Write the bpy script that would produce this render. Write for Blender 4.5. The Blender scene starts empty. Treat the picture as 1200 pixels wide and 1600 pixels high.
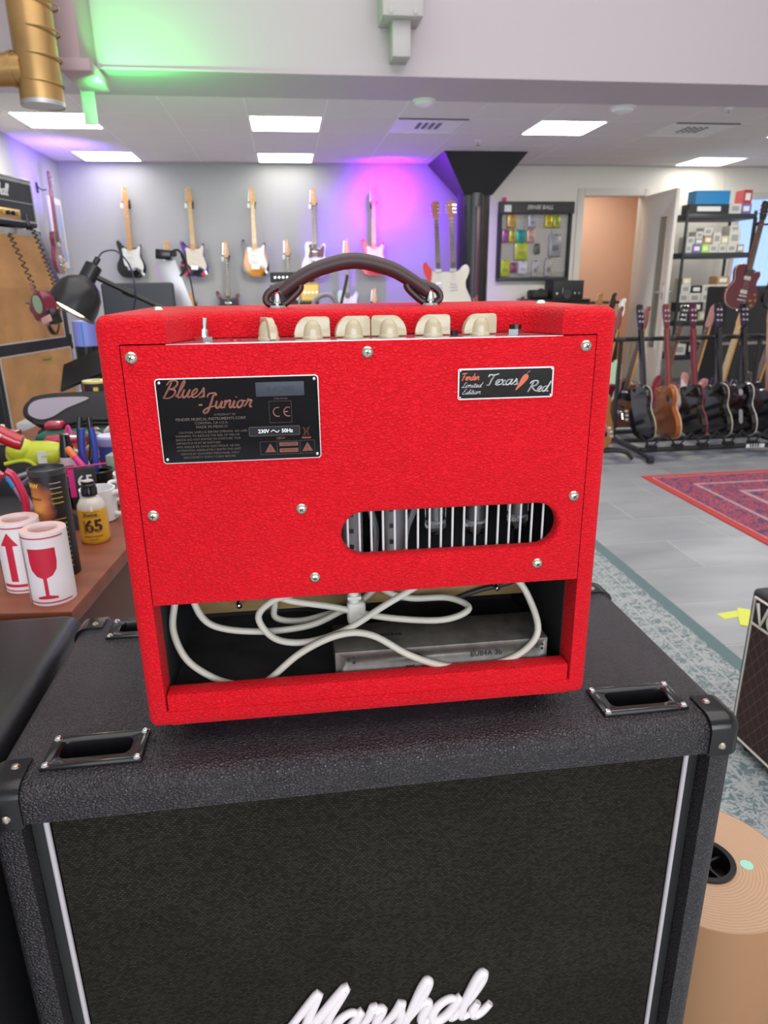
import bpy, bmesh, math, random
from mathutils import Vector, Matrix, Euler
random.seed(7)
R = math.radians
sc = bpy.context.scene
col = sc.collection

# ---------------------------------------------------------------- camera
CAM = Vector((-.0747, -.5736, 1.2017))
PITCH, YAW, ROLL = .3206, .1309, -.0135
fwd = Vector((math.sin(YAW) * math.cos(PITCH), math.cos(YAW) * math.cos(PITCH), -math.sin(PITCH)))
rgt = Vector((math.cos(YAW), -math.sin(YAW), 0)); up = rgt.cross(fwd)
rgt, up = math.cos(ROLL) * rgt + math.sin(ROLL) * up, -math.sin(ROLL) * rgt + math.cos(ROLL) * up
cd = bpy.data.cameras.new('camera'); cam = bpy.data.objects.new('camera', cd); col.objects.link(cam)
mw = Matrix.Identity(4)
for i in range(3):
    mw[i][0], mw[i][1], mw[i][2], mw[i][3] = rgt[i], up[i], -fwd[i], CAM[i]
cam.matrix_world = mw
cd.sensor_fit = 'VERTICAL'; cd.sensor_height = 48.0; cd.lens = 1079.7 * 48 / 1600
cd.clip_start = .02; cd.clip_end = 60
cd.dof.use_dof = True; cd.dof.focus_distance = .66; cd.dof.aperture_fstop = 15
sc.camera = cam

# ---------------------------------------------------------------- world, light, exposure
w = bpy.data.worlds.new('sky'); sc.world = w; w.use_nodes = True
bg = w.node_tree.nodes['Background']; bg.inputs[0].default_value = (.72, .80, 1, 1); bg.inputs[1].default_value = 1.0
sc.view_settings.view_transform = 'Standard'; sc.view_settings.look = 'None'
sc.view_settings.gamma = 1; sc.view_settings.use_curve_mapping = False
sc.view_settings.exposure = 0.52

def light(name, kind, loc, target, energy, color=(1, 1, 1), size=1, size_y=None, spot=None, blend=.6):
    l = bpy.data.lights.new(name, kind); l.energy = energy; l.color = color
    if kind == 'AREA':
        l.shape = 'RECTANGLE'; l.size = size; l.size_y = size_y or size
    else:
        l.shadow_soft_size = size
    if spot:
        l.spot_size = R(spot); l.spot_blend = blend
    o = bpy.data.objects.new(name, l); col.objects.link(o); o.location = loc
    o.rotation_euler = (Vector(target) - Vector(loc)).to_track_quat('-Z', 'Y').to_euler()
    return o
# daylight through the shop window behind the camera, and the hall's ceiling lighting
light('window_daylight', 'AREA', (1.0, -4.9, 2.0), (1.0, 0, 1.6), 165, (.90, .95, 1), 6.5, 2.6)
light('hall_ceiling_light', 'AREA', (.8, .8, 4.2), (.8, .8, 0), 120, (1, .97, .93), 5.5, 5.0)
light('side_room_fill', 'AREA', (3.9, 8.5, 2.46), (3.9, 8.5, 0), 11, (1, .93, .84), .8, .8)  # fill added to brighten the side room; no fixture modelled
# coloured shop spotlights
light('violet_spot', 'SPOT', (1.05, 7.30, 2.30), (1.15, 7.75, 1.55), 120, (.25, .003, 1), .05, spot=165, blend=1)
light('violet_spot', 'SPOT', (1.05, 7.35, 2.15), (1.10, 7.6, 2.43), 26, (.28, .003, 1), .05, spot=150, blend=1)
light('violet_spot', 'SPOT', (-1.9, 6.6, 1.95), (-2.2, 6.9, 2.43), 34, (.26, .14, 1), .06, spot=140, blend=1)
light('green_spot', 'SPOT', (-1.00, 4.00, 2.20), (-.70, 4.40, 2.62), 24, (.08, 1, .16), .05, spot=170, blend=1)

# ---------------------------------------------------------------- materials
MATS = {}
def mat(name, c, rough=.5, metal=0.0, bump=None, var=None, emit=None, trans=0, coat=0, spec=.5, c2=None, alpha=1):
    """bump=(kind, scale xyz or number, strength, distance); var=(scale, amount) mottles the colour"""
    if name in MATS: return MATS[name]
    m = bpy.data.materials.new(name); m.use_nodes = True; MATS[name] = m
    nt = m.node_tree; n = nt.nodes; L = nt.links; b = n['Principled BSDF']
    b.inputs['Base Color'].default_value = (*c, 1); b.inputs['Roughness'].default_value = rough
    b.inputs['Metallic'].default_value = metal; b.inputs['Specular IOR Level'].default_value = spec
    b.inputs['Coat Weight'].default_value = coat; b.inputs['Transmission Weight'].default_value = trans
    b.inputs['Alpha'].default_value = alpha
    if emit:
        b.inputs['Emission Color'].default_value = (*emit[:3], 1); b.inputs['Emission Strength'].default_value = emit[3]
    tc = None
    def coords(scale):
        nonlocal tc
        tc = tc or n.new('ShaderNodeTexCoord')
        mp = n.new('ShaderNodeMapping'); L.new(tc.outputs['Object'], mp.inputs[0])
        mp.inputs['Scale'].default_value = scale if isinstance(scale, tuple) else (scale,) * 3
        return mp.outputs[0]
    if var:
        t = n.new('ShaderNodeTexNoise'); t.inputs['Scale'].default_value = 1; t.inputs['Detail'].default_value = 5
        L.new(coords(var[0]), t.inputs['Vector'])
        r = n.new('ShaderNodeValToRGB'); r.color_ramp.elements[0].position = .3; r.color_ramp.elements[1].position = .7
        d = c2 or tuple(max(0, x * (1 - var[1])) for x in c)
        r.color_ramp.elements[0].color = (*d, 1); r.color_ramp.elements[1].color = (*c, 1)
        L.new(t.outputs['Fac'], r.inputs[0]); L.new(r.outputs[0], b.inputs['Base Color'])
    if bump:
        kind, s, st, di = bump
        bp = n.new('ShaderNodeBump'); bp.inputs['Strength'].default_value = st; bp.inputs['Distance'].default_value = di
        if kind == 'noise':
            t = n.new('ShaderNodeTexNoise'); t.inputs['Scale'].default_value = 1; t.inputs['Detail'].default_value = 4
            L.new(coords(s), t.inputs['Vector']); L.new(t.outputs['Fac'], bp.inputs['Height'])
        elif kind == 'leather':
            mp = coords(s); nz = n.new('ShaderNodeTexNoise'); nz.inputs['Scale'].default_value = 1.2; nz.inputs['Detail'].default_value = 2
            L.new(mp, nz.inputs['Vector'])
            mx = n.new('ShaderNodeVectorMath'); mx.operation = 'ADD'; L.new(mp, mx.inputs[0]); L.new(nz.outputs['Color'], mx.inputs[1])
            v = n.new('ShaderNodeTexVoronoi'); v.feature = 'DISTANCE_TO_EDGE'; v.inputs['Scale'].default_value = 1
            L.new(mx.outputs[0], v.inputs['Vector'])
            mr = n.new('ShaderNodeMapRange'); mr.inputs['From Max'].default_value = .32; L.new(v.outputs['Distance'], mr.inputs['Value'])
            L.new(mr.outputs[0], bp.inputs['Height'])
        L.new(bp.outputs[0], b.inputs['Normal'])
    return m

def nodes(m): return m.node_tree.nodes, m.node_tree.links, m.node_tree.nodes['Principled BSDF']

RED = mat('red_tolex', (.68, .0006, .010), .50, bump=('leather', (185, 260, 330), 1.0, .0009), var=((9, 9, 9), .10), spec=.17)
RED.node_tree.nodes['Principled BSDF'].inputs['Sheen Weight'].default_value = .10; RED.node_tree.nodes['Principled BSDF'].inputs['Sheen Tint'].default_value = (1, .40, .38, 1)
BLK = mat('black_tolex', (.022, .018, .022), .33, bump=('leather', (260, 260, 330), 1.0, .0010), var=((14, 14, 14), .35), spec=.6)
BLK2 = mat('smooth_black_tolex', (.012, .012, .014), .38, bump=('noise', 500, .4, .0006))
BLACKP = mat('black_plastic', (.007, .007, .008), .21)
BLACKM = mat('matte_black', (.014, .014, .015), .6)
DARK = mat('charcoal_plastic', (.035, .035, .04), .45)
LINING = mat('black_lining', (.010, .010, .011), .8, bump=('noise', 300, .5, .0008))
CHROME = mat('chrome', (.82, .82, .84), .16, 1)
STEEL = mat('dusty_steel', (.42, .41, .38), .34, 1, var=((60, 60, 60), .45), bump=('noise', 90, .15, .0004))
NICKEL = mat('nickel', (.60, .54, .44), .24, 1)
WHITE = mat('white_plastic', (.80, .80, .80), .4)
PIPING = mat('white_piping', (.49, .45, .465), .35)
CREAM = mat('cream_plastic', (.47, .39, .25), .28, coat=.3)
CORD = mat('white_cord', (.52, .50, .42), .45, var=((25, 25, 25), .12))
LEATHER = mat('brown_handle', (.045, .024, .024), .5, bump=('noise', 400, .25, .0004))
MAPLE = mat('maple', (.68, .34, .09), .3, var=((6, 6, 40), .2), coat=.4)
ROSE = mat('rosewood', (.055, .032, .022), .5, var=((30, 30, 6), .4))
MAHO = mat('mahogany', (.28, .055, .035), .3, var=((20, 20, 4), .3), coat=.5)
NATURAL = mat('natural_wood', (.55, .23, .07), .28, var=((14, 14, 2), .3), coat=.5)
HONEY = mat('honey_wood', (.50, .14, .022), .22, var=((9, 9, 3), .45), coat=.6)
GBLACK = mat('gloss_black', (.008, .008, .009), .12, coat=.6)
GWHITE = mat('gloss_white', (.74, .74, .70), .2, coat=.5)
GRED = mat('gloss_red', (.60, .03, .035), .2, coat=.5)
GCREAM = mat('cream_guard', (.72, .64, .52), .3)
TORT = mat('tortoise_guard', (.16, .02, .02), .25, var=((70, 70, 70), .6))
SURF = mat('pale_green', (.50, .66, .45), .25, coat=.5)
WINE = mat('wine_red', (.13, .012, .022), .2, coat=.6)
GOLD = mat('gold_panel', (.60, .42, .12), .35, .6)

# ---------------------------------------------------------------- mesh helpers
def cr(pts, n=6, closed=False):
    """Catmull-Rom through points"""
    P = [Vector(p) for p in pts]; out = []; m = len(P)
    rng = range(m if closed else m - 1)
    for i in rng:
        if closed: a, b, c, d = P[i - 1], P[i], P[(i + 1) % m], P[(i + 2) % m]
        else: a, b, c, d = P[max(i - 1, 0)], P[i], P[i + 1], P[min(i + 2, m - 1)]
        for k in range(n):
            t = k / n
            out.append(.5 * ((2 * b) + (c - a) * t + (2 * a - 5 * b + 4 * c - d) * t * t + (3 * b - a - 3 * c + d) * t ** 3))
    if not closed: out.append(P[-1].copy())
    return out

class B:
    def __init__(s): s.bm = bmesh.new()
    def _add(s, bm2, M=None):
        if M is not None: bmesh.ops.transform(bm2, matrix=M, verts=bm2.verts)
        me = bpy.data.meshes.new('tmp'); bm2.to_mesh(me); bm2.free(); s.bm.from_mesh(me); bpy.data.meshes.remove(me); return s
    def box(s, c, size, r=0, seg=2, rot=None, taper=None):
        b = bmesh.new(); bmesh.ops.create_cube(b, size=1)
        for v in b.verts:
            if taper and v.co.z > 0: v.co.x *= taper[0]; v.co.y *= taper[1]
            v.co = Vector((v.co.x * size[0], v.co.y * size[1], v.co.z * size[2]))
        if r: bmesh.ops.bevel(b, geom=b.edges[:], offset=r, segments=seg, affect='EDGES', profile=.5, clamp_overlap=True)
        M = Matrix.Translation(c)
        if rot: M = M @ Euler([R(a) for a in rot]).to_matrix().to_4x4()
        return s._add(b, M)
    def bb(s, x0, x1, y0, y1, z0, z1, r=0, seg=2):
        return s.box(((x0 + x1) / 2, (y0 + y1) / 2, (z0 + z1) / 2), (x1 - x0, y1 - y0, z1 - z0), r, seg)
    def cyl(s, p0, p1, r0, r1=None, n=16, bev=0):
        p0, p1 = Vector(p0), Vector(p1); d = p1 - p0; b = bmesh.new()
        bmesh.ops.create_cone(b, cap_ends=True, segments=n, radius1=r0, radius2=r0 if r1 is None else r1, depth=d.length)
        if bev:
            es = [e for e in b.edges if abs(abs(e.verts[0].co.z) - d.length / 2) < 1e-6 and abs(e.verts[0].co.z - e.verts[1].co.z) < 1e-6]
            bmesh.ops.bevel(b, geom=es, offset=bev, segments=2, affect='EDGES', profile=.5)
        return s._add(b, Matrix.Translation((p0 + p1) / 2) @ d.to_track_quat('Z', 'Y').to_matrix().to_4x4())
    def sph(s, c, r, u=16, v=10, rot=None):
        b = bmesh.new(); bmesh.ops.create_uvsphere(b, u_segments=u, v_segments=v, radius=1)
        rr = r if isinstance(r, tuple) else (r, r, r); M = Matrix.Translation(c)
        if rot: M = M @ Euler([R(a) for a in rot]).to_matrix().to_4x4()
        return s._add(b, M @ Matrix.Diagonal((*rr, 1)))
    def tube(s, path, r, n=8, closed=False, flat=1, upv=(0, 0, 1), cap=True):
        """r: number or list; flat: width of the section across 'upv' x r"""
        P = [Vector(p) for p in path]; m = len(P); rings = []; U = Vector(upv); prev = None
        for i, p in enumerate(P):
            if closed: t = P[(i + 1) % m] - P[i - 1]
            else: t = P[min(i + 1, m - 1)] - P[max(i - 1, 0)]
            if t.length < 1e-9: t = Vector((0, 0, 1))
            t.normalize()
            if flat != 1:
                a = t.cross(U); a = a.normalized() if a.length > 1e-4 else t.orthogonal().normalized(); b_ = U
            else:
                if prev is None: a = t.orthogonal().normalized()
                else:
                    a = prev - t * prev.dot(t); a = a.normalized() if a.length > 1e-6 else t.orthogonal().normalized()
                b_ = t.cross(a); prev = a
            ri = r[i] if isinstance(r, (list, tuple)) else r
            rings.append([s.bm.verts.new(p + a * (ri * math.cos(2 * math.pi * k / n)) + b_ * (ri * flat * math.sin(2 * math.pi * k / n))) for k in range(n)])
        for i in range(m if closed else m - 1):
            A, Bq = rings[i], rings[(i + 1) % m]
            for k in range(n): s.bm.faces.new((A[k], A[(k + 1) % n], Bq[(k + 1) % n], Bq[k]))
        if cap and not closed:
            s.bm.faces.new(rings[0][::-1]); s.bm.faces.new(rings[-1])
        return s
    def lathe(s, prof, n=24, c=(0, 0, 0), M=None):
        b = bmesh.new(); rings = []
        for r_, z in prof:
            if r_ < 1e-6: rings.append([b.verts.new((0, 0, z))])
            else: rings.append([b.verts.new((r_ * math.cos(2 * math.pi * k / n), r_ * math.sin(2 * math.pi * k / n), z)) for k in range(n)])
        for A, D in zip(rings, rings[1:]):
            for k in range(n):
                k2 = (k + 1) % n
                if len(A) == 1 and len(D) == 1: break
                if len(A) == 1: b.faces.new((A[0], D[k2], D[k]))
                elif len(D) == 1: b.faces.new((A[k], A[k2], D[0]))
                else: b.faces.new((A[k], A[k2], D[k2], D[k]))
        return s._add(b, Matrix.Translation(c) @ (M or Matrix.Identity(4)))
    def prism(s, out, d0, d1, plane='xz', bev=0, seg=2):
        """outline extruded; plane 'xz' -> along y, 'xy' -> along z, 'yz' -> along x"""
        b = bmesh.new(); n = len(out)
        def P(p, d): return {'xz': (p[0], d, p[1]), 'xy': (p[0], p[1], d), 'yz': (d, p[0], p[1])}[plane]
        A = [b.verts.new(P(p, d0)) for p in out]; D = [b.verts.new(P(p, d1)) for p in out]
        b.faces.new(A); b.faces.new(D[::-1])
        for k in range(n): b.faces.new((A[k], D[k], D[(k + 1) % n], A[(k + 1) % n]))
        if bev:
            ring = set(A) | set(D)
            es = [e for e in b.edges if (e.verts[0] in A and e.verts[1] in A) or (e.verts[0] in D and e.verts[1] in D)]
            bmesh.ops.bevel(b, geom=es, offset=bev, segments=seg, affect='EDGES', profile=.5, clamp_overlap=True)
        return s._add(b)
    def move(s, M):
        bmesh.ops.transform(s.bm, matrix=M, verts=s.bm.verts); return s
    def mesh(s, name, smooth=38):
        bm = s.bm
        bmesh.ops.recalc_face_normals(bm, faces=bm.faces)
        me = bpy.data.meshes.new(name); bm.to_mesh(me); bm.free()
        if smooth:
            for p in me.polygons: p.use_smooth = True
            me.set_sharp_from_angle(angle=R(smooth))
        return me
    def out(s, name, m, parent=None, loc=None, rot=None, smooth=38):
        return obj(name, s.mesh(name, smooth), m, parent, loc, rot)

def obj(name, me, m, parent=None, loc=None, rot=None):
    o = bpy.data.objects.new(name, me); col.objects.link(o)
    if m is not None:
        if me.users > 1 or len(me.materials):
            if not len(me.materials): me.materials.append(m)
            o.material_slots[0].link = 'OBJECT'; o.material_slots[0].material = m
        else: me.materials.append(m)
    o.parent = parent
    if loc: o.location = loc
    if rot: o.rotation_euler = [R(a) for a in rot]
    return o
def tag(o, label, cat, group=None):
    o['label'] = label; o['category'] = cat
    if group: o['group'] = group
    return o
def thing(name, label, cat, loc=(0, 0, 0), rot=(0, 0, 0), group=None, scale=1):
    o = bpy.data.objects.new(name, None); col.objects.link(o); o.location = loc; o.empty_display_size = .05
    o.rotation_euler = [R(a) for a in rot]; o.scale = (scale,) * 3
    return tag(o, label, cat, group)
def struct(o): o['kind'] = 'structure'; return o
def copytree(o, parent=None):
    c = o.copy(); col.objects.link(c); c.parent = parent
    for ch in o.children: copytree(ch, c)
    return c
def boolean(me, cutters):
    """cut meshes out of a mesh"""
    o = bpy.data.objects.new('t', me); col.objects.link(o); tmp = []
    for c in cutters:
        k = bpy.data.objects.new('k', c); col.objects.link(k); tmp.append(k)
        md = o.modifiers.new('b', 'BOOLEAN'); md.operation = 'DIFFERENCE'; md.object = k; md.solver = 'EXACT'
    bpy.context.view_layer.update()
    r = bpy.data.meshes.new_from_object(o.evaluated_get(bpy.context.evaluated_depsgraph_get()))
    for k in tmp: bpy.data.objects.remove(k)
    bpy.data.objects.remove(o)
    return r
def bevel_where(me, cond, off, seg=3, ang=30):
    bm = bmesh.new(); bm.from_mesh(me); bmesh.ops.remove_doubles(bm, verts=bm.verts, dist=1e-6)
    es = [e for e in bm.edges if len(e.link_faces) == 2 and e.calc_face_angle(0) > R(ang) and cond(e.verts[0].co, e.verts[1].co)]
    bmesh.ops.bevel(bm, geom=es, offset=off, segments=seg, affect='EDGES', profile=.5, clamp_overlap=True)
    bm.normal_update(); bm.to_mesh(me); bm.free()
    for p in me.polygons: p.use_smooth = True
    me.set_sharp_from_angle(angle=R(38))
    return me

def text(s, size, m, parent, loc, rot=(90, 0, 0), ext=.0002, shear=0, align='CENTER', name='lettering', sx=1, bold=0):
    cu = bpy.data.curves.new('t', 'FONT'); cu.body = s; cu.size = size; cu.extrude = ext; cu.shear = shear
    cu.align_x = align; cu.align_y = 'CENTER'; cu.resolution_u = 3; cu.offset = bold
    o = bpy.data.objects.new('t', cu); col.objects.link(o); bpy.context.view_layer.update()
    me = bpy.data.meshes.new_from_object(o.evaluated_get(bpy.context.evaluated_depsgraph_get()))
    bpy.data.objects.remove(o)
    r = obj(name, me, None, parent, loc, rot); me.materials.clear(); me.materials.append(m); r.scale = (sx, 1, 1)
    return r

# script lettering drawn as pen strokes: (advance, [strokes]) with x-height 1
GL = {
 'a': (.95, [[(.78, .82), (.5, 1), (.18, .78), (.06, .38), (.2, .04), (.45, .08), (.68, .4), (.82, .98), (.72, .4), (.82, .06), (1.0, .14)]]),
 'r': (.80, [[(0, .14), (.2, .6), (.26, 1.12), (.34, .92), (.62, .94), (.56, .4), (.66, .06), (.85, .14)]]),
 's': (.74, [[(0, .14), (.3, .62), (.42, 1.1), (.48, .78), (.62, .36), (.5, .04), (.2, .04)], [(.5, .04), (.8, .16)]]),
 'h': (.95, [[(0, .14), (.34, 1.1), (.42, 1.75), (.32, 1.98), (.22, 1.6), (.16, .8), (.14, 0)], [(.16, .3), (.38, .88), (.6, 1), (.7, .8), (.66, .3), (.76, .04), (.98, .14)]]),
 'l': (.52, [[(0, .14), (.3, .9), (.46, 1.65), (.38, 1.98), (.24, 1.7), (.16, .6), (.24, .06), (.54, .14)]]),
 'u': (.92, [[(0, .2), (.12, 1), (.1, .4), (.24, .04), (.5, .2), (.68, .98), (.64, .4), (.74, .04), (.95, .14)]]),
 'e': (.66, [[(0, .14), (.42, .5), (.5, .84), (.32, 1), (.1, .7), (.1, .3), (.3, .02), (.68, .16)]]),
 'n': (.92, [[(0, .8), (.12, 1), (.12, .5), (.1, 0)], [(.12, .4), (.36, .94), (.58, .94), (.62, .4), (.72, .04), (.95, .14)]]),
 'm': (1.3, [[(0, .8), (.12, 1), (.12, .5), (.1, 0)], [(.12, .4), (.34, .96), (.52, .9), (.5, .02)], [(.52, .4), (.74, .96), (.94, .9), (.96, .3), (1.08, .04), (1.3, .14)]]),
 'i': (.45, [[(0, .2), (.14, 1), (.1, .4), (.2, .04), (.46, .14)], [(.2, 1.38), (.24, 1.46)]]),
 'o': (.86, [[(.4, 1), (.14, .82), (.06, .38), (.26, .02), (.54, .18), (.62, .7), (.42, 1), (.6, .88), (.9, .9)]]),
 'd': (1.0, [[(.66, .8), (.42, 1), (.14, .75), (.08, .3), (.3, .02), (.55, .25), (.76, 1), (.92, 1.95), (.74, .9), (.7, .25), (.82, .04), (1.0, .14)]]),
 't': (.58, [[(0, .2), (.24, 1.1), (.3, 1.6), (.2, .7), (.2, .2), (.34, .02), (.58, .16)], [(.0, 1.12), (.5, 1.18)]]),
 'x': (.74, [[(0, .86), (.2, .96), (.42, .08), (.72, .14)], [(.62, .96), (.04, .02)]]),
 'M': (1.75, [[(-.1, 0), (.3, .9), (.82, 2.1), (.78, 1.0), (.80, .25), (1.2, 1.1), (1.72, 2.2), (1.5, 1.0), (1.46, .2), (1.6, .04), (1.8, .18)]]),
 'B': (1.35, [[(.5, 1.9), (.36, 1.0), (.16, 0)], [(.1, 1.5), (.3, 1.95), (.9, 2.0), (1.12, 1.6), (.9, 1.15), (.5, 1.05), (1.0, .95), (1.16, .5), (.8, .06), (.3, .0)]]),
 'J': (1.2, [[(.2, 1.5), (.3, 1.95), (.9, 2.0), (1.05, 1.75), (.8, 1.7), (.72, .8), (.6, -.3), (.3, -.6), (.12, -.3), (.5, .1), (1.1, .3)]]),
 'F': (1.25, [[(.1, 1.6), (.3, 1.95), (.9, 1.9), (1.4, 2.05)], [(.85, 1.9), (.66, 1.0), (.4, .1), (.15, .05)], [(.3, 1.0), (1.0, 1.08)]]),
 'L': (1.1, [[(1.0, 1.7), (.8, 2.0), (.56, 1.7), (.5, .8), (.3, .12), (.1, .1), (.3, .2), (.7, .02), (1.1, .16)]]),
 'T': (1.25, [[(.1, 1.5), (.2, 1.9), (.8, 1.85), (1.4, 2.05)], [(.85, 1.9), (.6, 1.0), (.44, .1), (.1, .12)]]),
 'R': (1.35, [[(.5, 1.9), (.36, 1.0), (.16, 0)], [(.1, 1.5), (.3, 1.95), (.9, 2.0), (1.12, 1.6), (.9, 1.15), (.5, 1.02), (.9, .4), (1.35, .1)]]),
 'E': (1.15, [[(1.05, 1.7), (.8, 2), (.4, 1.75), (.45, 1.2), (.8, 1.08), (.3, .95), (.14, .45), (.4, .02), (.8, .08), (1.1, .4)]]),
 '|': (.6, [[(.14, .62), (.06, .3), (.18, .05), (.42, .16), (.62, .5)]]),
 '-': (.6, [[(.05, .5), (.45, .52)]]), ' ': (.6, []),
}
def script(word, xh, pen, m, parent, loc, rot=(0, 0, 0), slant=.35, flat=.5, name='lettering', n=6, ink=5, sx=1):
    """pen-stroke lettering in the local xz plane, facing -y"""
    b = B(); x = 0
    for ch in word:
        adv, st = GL[ch]
        for s_ in st:
            pts = [((x + px + slant * pz) * xh, 0, pz * xh) for px, pz in s_]
            path = cr(pts, ink); k = len(path)
            rr = [pen * (.75 + .35 * math.sin(math.pi * min(1, (i + .5) / k))) for i in range(k)]
            b.tube(path, rr, n=n, flat=flat, upv=(0, 1, 0))
        x += adv
    o = b.out(name, m, parent, loc, rot, smooth=60); o.scale = (sx, 1, 1); return o

# ================================================================ THE SETTING
WALLG = mat('grey_wall_paint', (.40, .40, .41), .6, bump=('noise', 60, .08, .002))
WALLW = mat('white_wall_paint', (.78, .74, .67), .6, bump=('noise', 60, .08, .002))
PLASTER = mat('bulkhead_paint', (.52, .465, .49), .65, bump=('noise', 40, .08, .002))
CEILT = mat('ceiling_tile', (.74, .70, .68), .8, bump=('noise', 140, .35, .002))
TBAR = mat('ceiling_grid', (.82, .80, .80), .5)
PEACH = mat('peach_wall_paint', (.74, .47, .33), .7)
FRAMEW = mat('door_paint', (.66, .61, .56), .45)
GROUT = mat('floor_joint', (.52, .52, .50), .6)
m = mat('floor_tile', (.25, .27, .29), .38)
def floor_nodes(m):
    n, L, b = nodes(m)
    tc = n.new('ShaderNodeTexCoord'); oi = n.new('ShaderNodeObjectInfo')
    geo = n.new('ShaderNodeNewGeometry'); mp = n.new('ShaderNodeMapping'); mp.inputs['Scale'].default_value = (1.6, 5, 1)
    L.new(geo.outputs['Position'], mp.inputs[0])
    t = n.new('ShaderNodeTexNoise'); t.inputs['Scale'].default_value = 1.2; t.inputs['Detail'].default_value = 8; L.new(mp.outputs[0], t.inputs['Vector'])
    r = n.new('ShaderNodeValToRGB'); r.color_ramp.elements[0].position = .25; r.color_ramp.elements[1].position = .75
    r.color_ramp.elements[0].color = (.24, .26, .285, 1); r.color_ramp.elements[1].color = (.38, .395, .41, 1)
    L.new(t.outputs['Fac'], r.inputs[0])
    hv = n.new('ShaderNodeHueSaturation'); mr = n.new('ShaderNodeMapRange'); mr.inputs['To Min'].default_value = .92; mr.inputs['To Max'].default_value = 1.08
    L.new(oi.outputs['Random'], mr.inputs['Value']); L.new(mr.outputs[0], hv.inputs['Value']); L.new(r.outputs[0], hv.inputs['Color'])
    L.new(hv.outputs[0], b.inputs['Base Color'])
floor_nodes(m); FTILE = m

XL, XR, YB, YF, ZC, ZH = -2.34, 6.3, 7.75, -5.0, 2.43, 4.3
floor = struct(B().bb(XL - .1, XR + .1, YF - .1, 9.7, -.08, -.0012).out('floor', GROUT))
tile_me = B().box((0, 0, -.004), (.646, .321, .008), .0015, 1).mesh('tile')
y, row = -.91, 0
while y < YB - .05:
    x0 = .385 if row % 2 else .06
    for k in range(9):
        x = x0 + k * .65 + .325
        if x - .325 > XR - .3: break
        obj('tile', tile_me, FTILE, floor, (x, y + .1625, 0))
    y += .325; row += 1
ceiling = struct(B().bb(XL - .1, XR + .1, 4.39, YB + .1, ZC + .0016, ZC + .09).out('ceiling', TBAR))
B().bb(XL, XR, 4.39, 4.95, ZC, ZC + .013).out('plaster_strip', PLASTER, ceiling)
B().bb(XL, XR, 7.65, YB, ZC, ZC + .013).out('plaster_strip', PLASTER, ceiling)
PX = .585; YR = [4.95, 5.49, 6.05, 6.58, 7.10, 7.65]
LIGHTS = {(-3, 1), (0, 1), (4, 1), (-3, 4), (0, 4), (8, 4), (8, 1)}; VENTS = {(2, 1), (6, 1)}
tme = {}
for i in range(-4, 11):
    for j in range(5):
        if (i, j) in LIGHTS or (i, j) in VENTS: continue
        x0, x1 = max(XL, (i - .5) * PX + .005), min(XR, (i + .5) * PX - .005)
        if x1 - x0 < .05: continue
        key = (round(x1 - x0, 3), j)
        if key not in tme: tme[key] = B().box((0, 0, .007), (x1 - x0, YR[j + 1] - YR[j] - .010, .014), .002, 1).mesh('tile')
        obj('tile', tme[key], CEILT, ceiling, ((x0 + x1) / 2, (YR[j] + YR[j + 1]) / 2, ZC))
# walls
struct(B().bb(XL - .12, 1.92, YB, YB + .12, 0, ZC + .05).out('wall_back', WALLG))
wr = B().bb(1.92, 3.39, YB, YB + .12, 0, ZC + .05).bb(3.39, 4.14, YB, YB + .12, 2.125, ZC + .05).bb(4.14, 5.30, YB, YB + .12, 0, ZC + .05)
wr.bb(5.30, XR, YB, YB + .12, 2.16, ZC + .05).bb(5.30, XR, YB, YB + .12, 0, .7).bb(5.095, 5.105, YB - .006, YB, 0, ZC)
struct(wr.out('wall_back_right', WALLW))
struct(B().bb(XL - .12, XL, YF, YB, 0, ZH).out('wall_left', WALLG))
struct(B().bb(XR, XR + .12, YF, YB, 0, ZH).out('wall_right', WALLW))
struct(B().bb(XL, XR, 4.30, 4.39, ZC - .02, ZH).bb(XL, XR, 4.27, 4.30, ZC - .02, ZC - .008).out('wall_bulkhead', PLASTER))
struct(B().bb(XL - .1, XR + .1, YF - .1, 4.39, ZH, ZH + .1).out('ceiling_hall', PLASTER))
fr = B().bb(XL, -2.2, YF - .12, YF, 0, ZH).bb(4.3, XR, YF - .12, YF, 0, ZH).bb(-2.2, 4.3, YF - .12, YF, 0, .6).bb(-2.2, 4.3, YF - .12, YF, 3.3, ZH)
struct(fr.out('wall_front', WALLW))
w2 = struct(B().bb(-2.2, 4.3, YF - .1, YF - .02, .6, .68).bb(-2.2, 4.3, YF - .1, YF - .02, 3.22, 3.3).bb(.0, .06, YF - .1, YF - .02, .6, 3.3).bb(2.1, 2.16, YF - .1, YF - .02, .6, 3.3).bb(-2.2, -2.14, YF - .1, YF - .02, .6, 3.3).bb(4.24, 4.3, YF - .1, YF - .02, .6, 3.3).out('window_2', BLACKM))
# stub pillar with a ledge on the bulkhead's left end
struct(B().bb(-1.207, -1.101, 3.90, 4.30, 2.36, ZH, .004).bb(-1.207, -1.045, 3.86, 4.30, 2.30, 2.36, .006).out('trim_1', mat('pillar_shade_mauve', (.46, .34, .36), .6)))  # mauve colour carries the shade and pinkish light on this end
# room beyond the door
struct(B().bb(2.9, 5.25, 9.3, 9.4, 0, 2.5).bb(2.8, 2.9, YB + .12, 9.4, 0, 2.5).bb(5.2, 5.25, YB + .12, 9.4, 0, 2.5).out('wall_side_room', PEACH))
struct(B().bb(2.8, 5.25, YB + .12, 9.4, 2.5, 2.55).out('ceiling_side_room', PLASTER))
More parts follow.
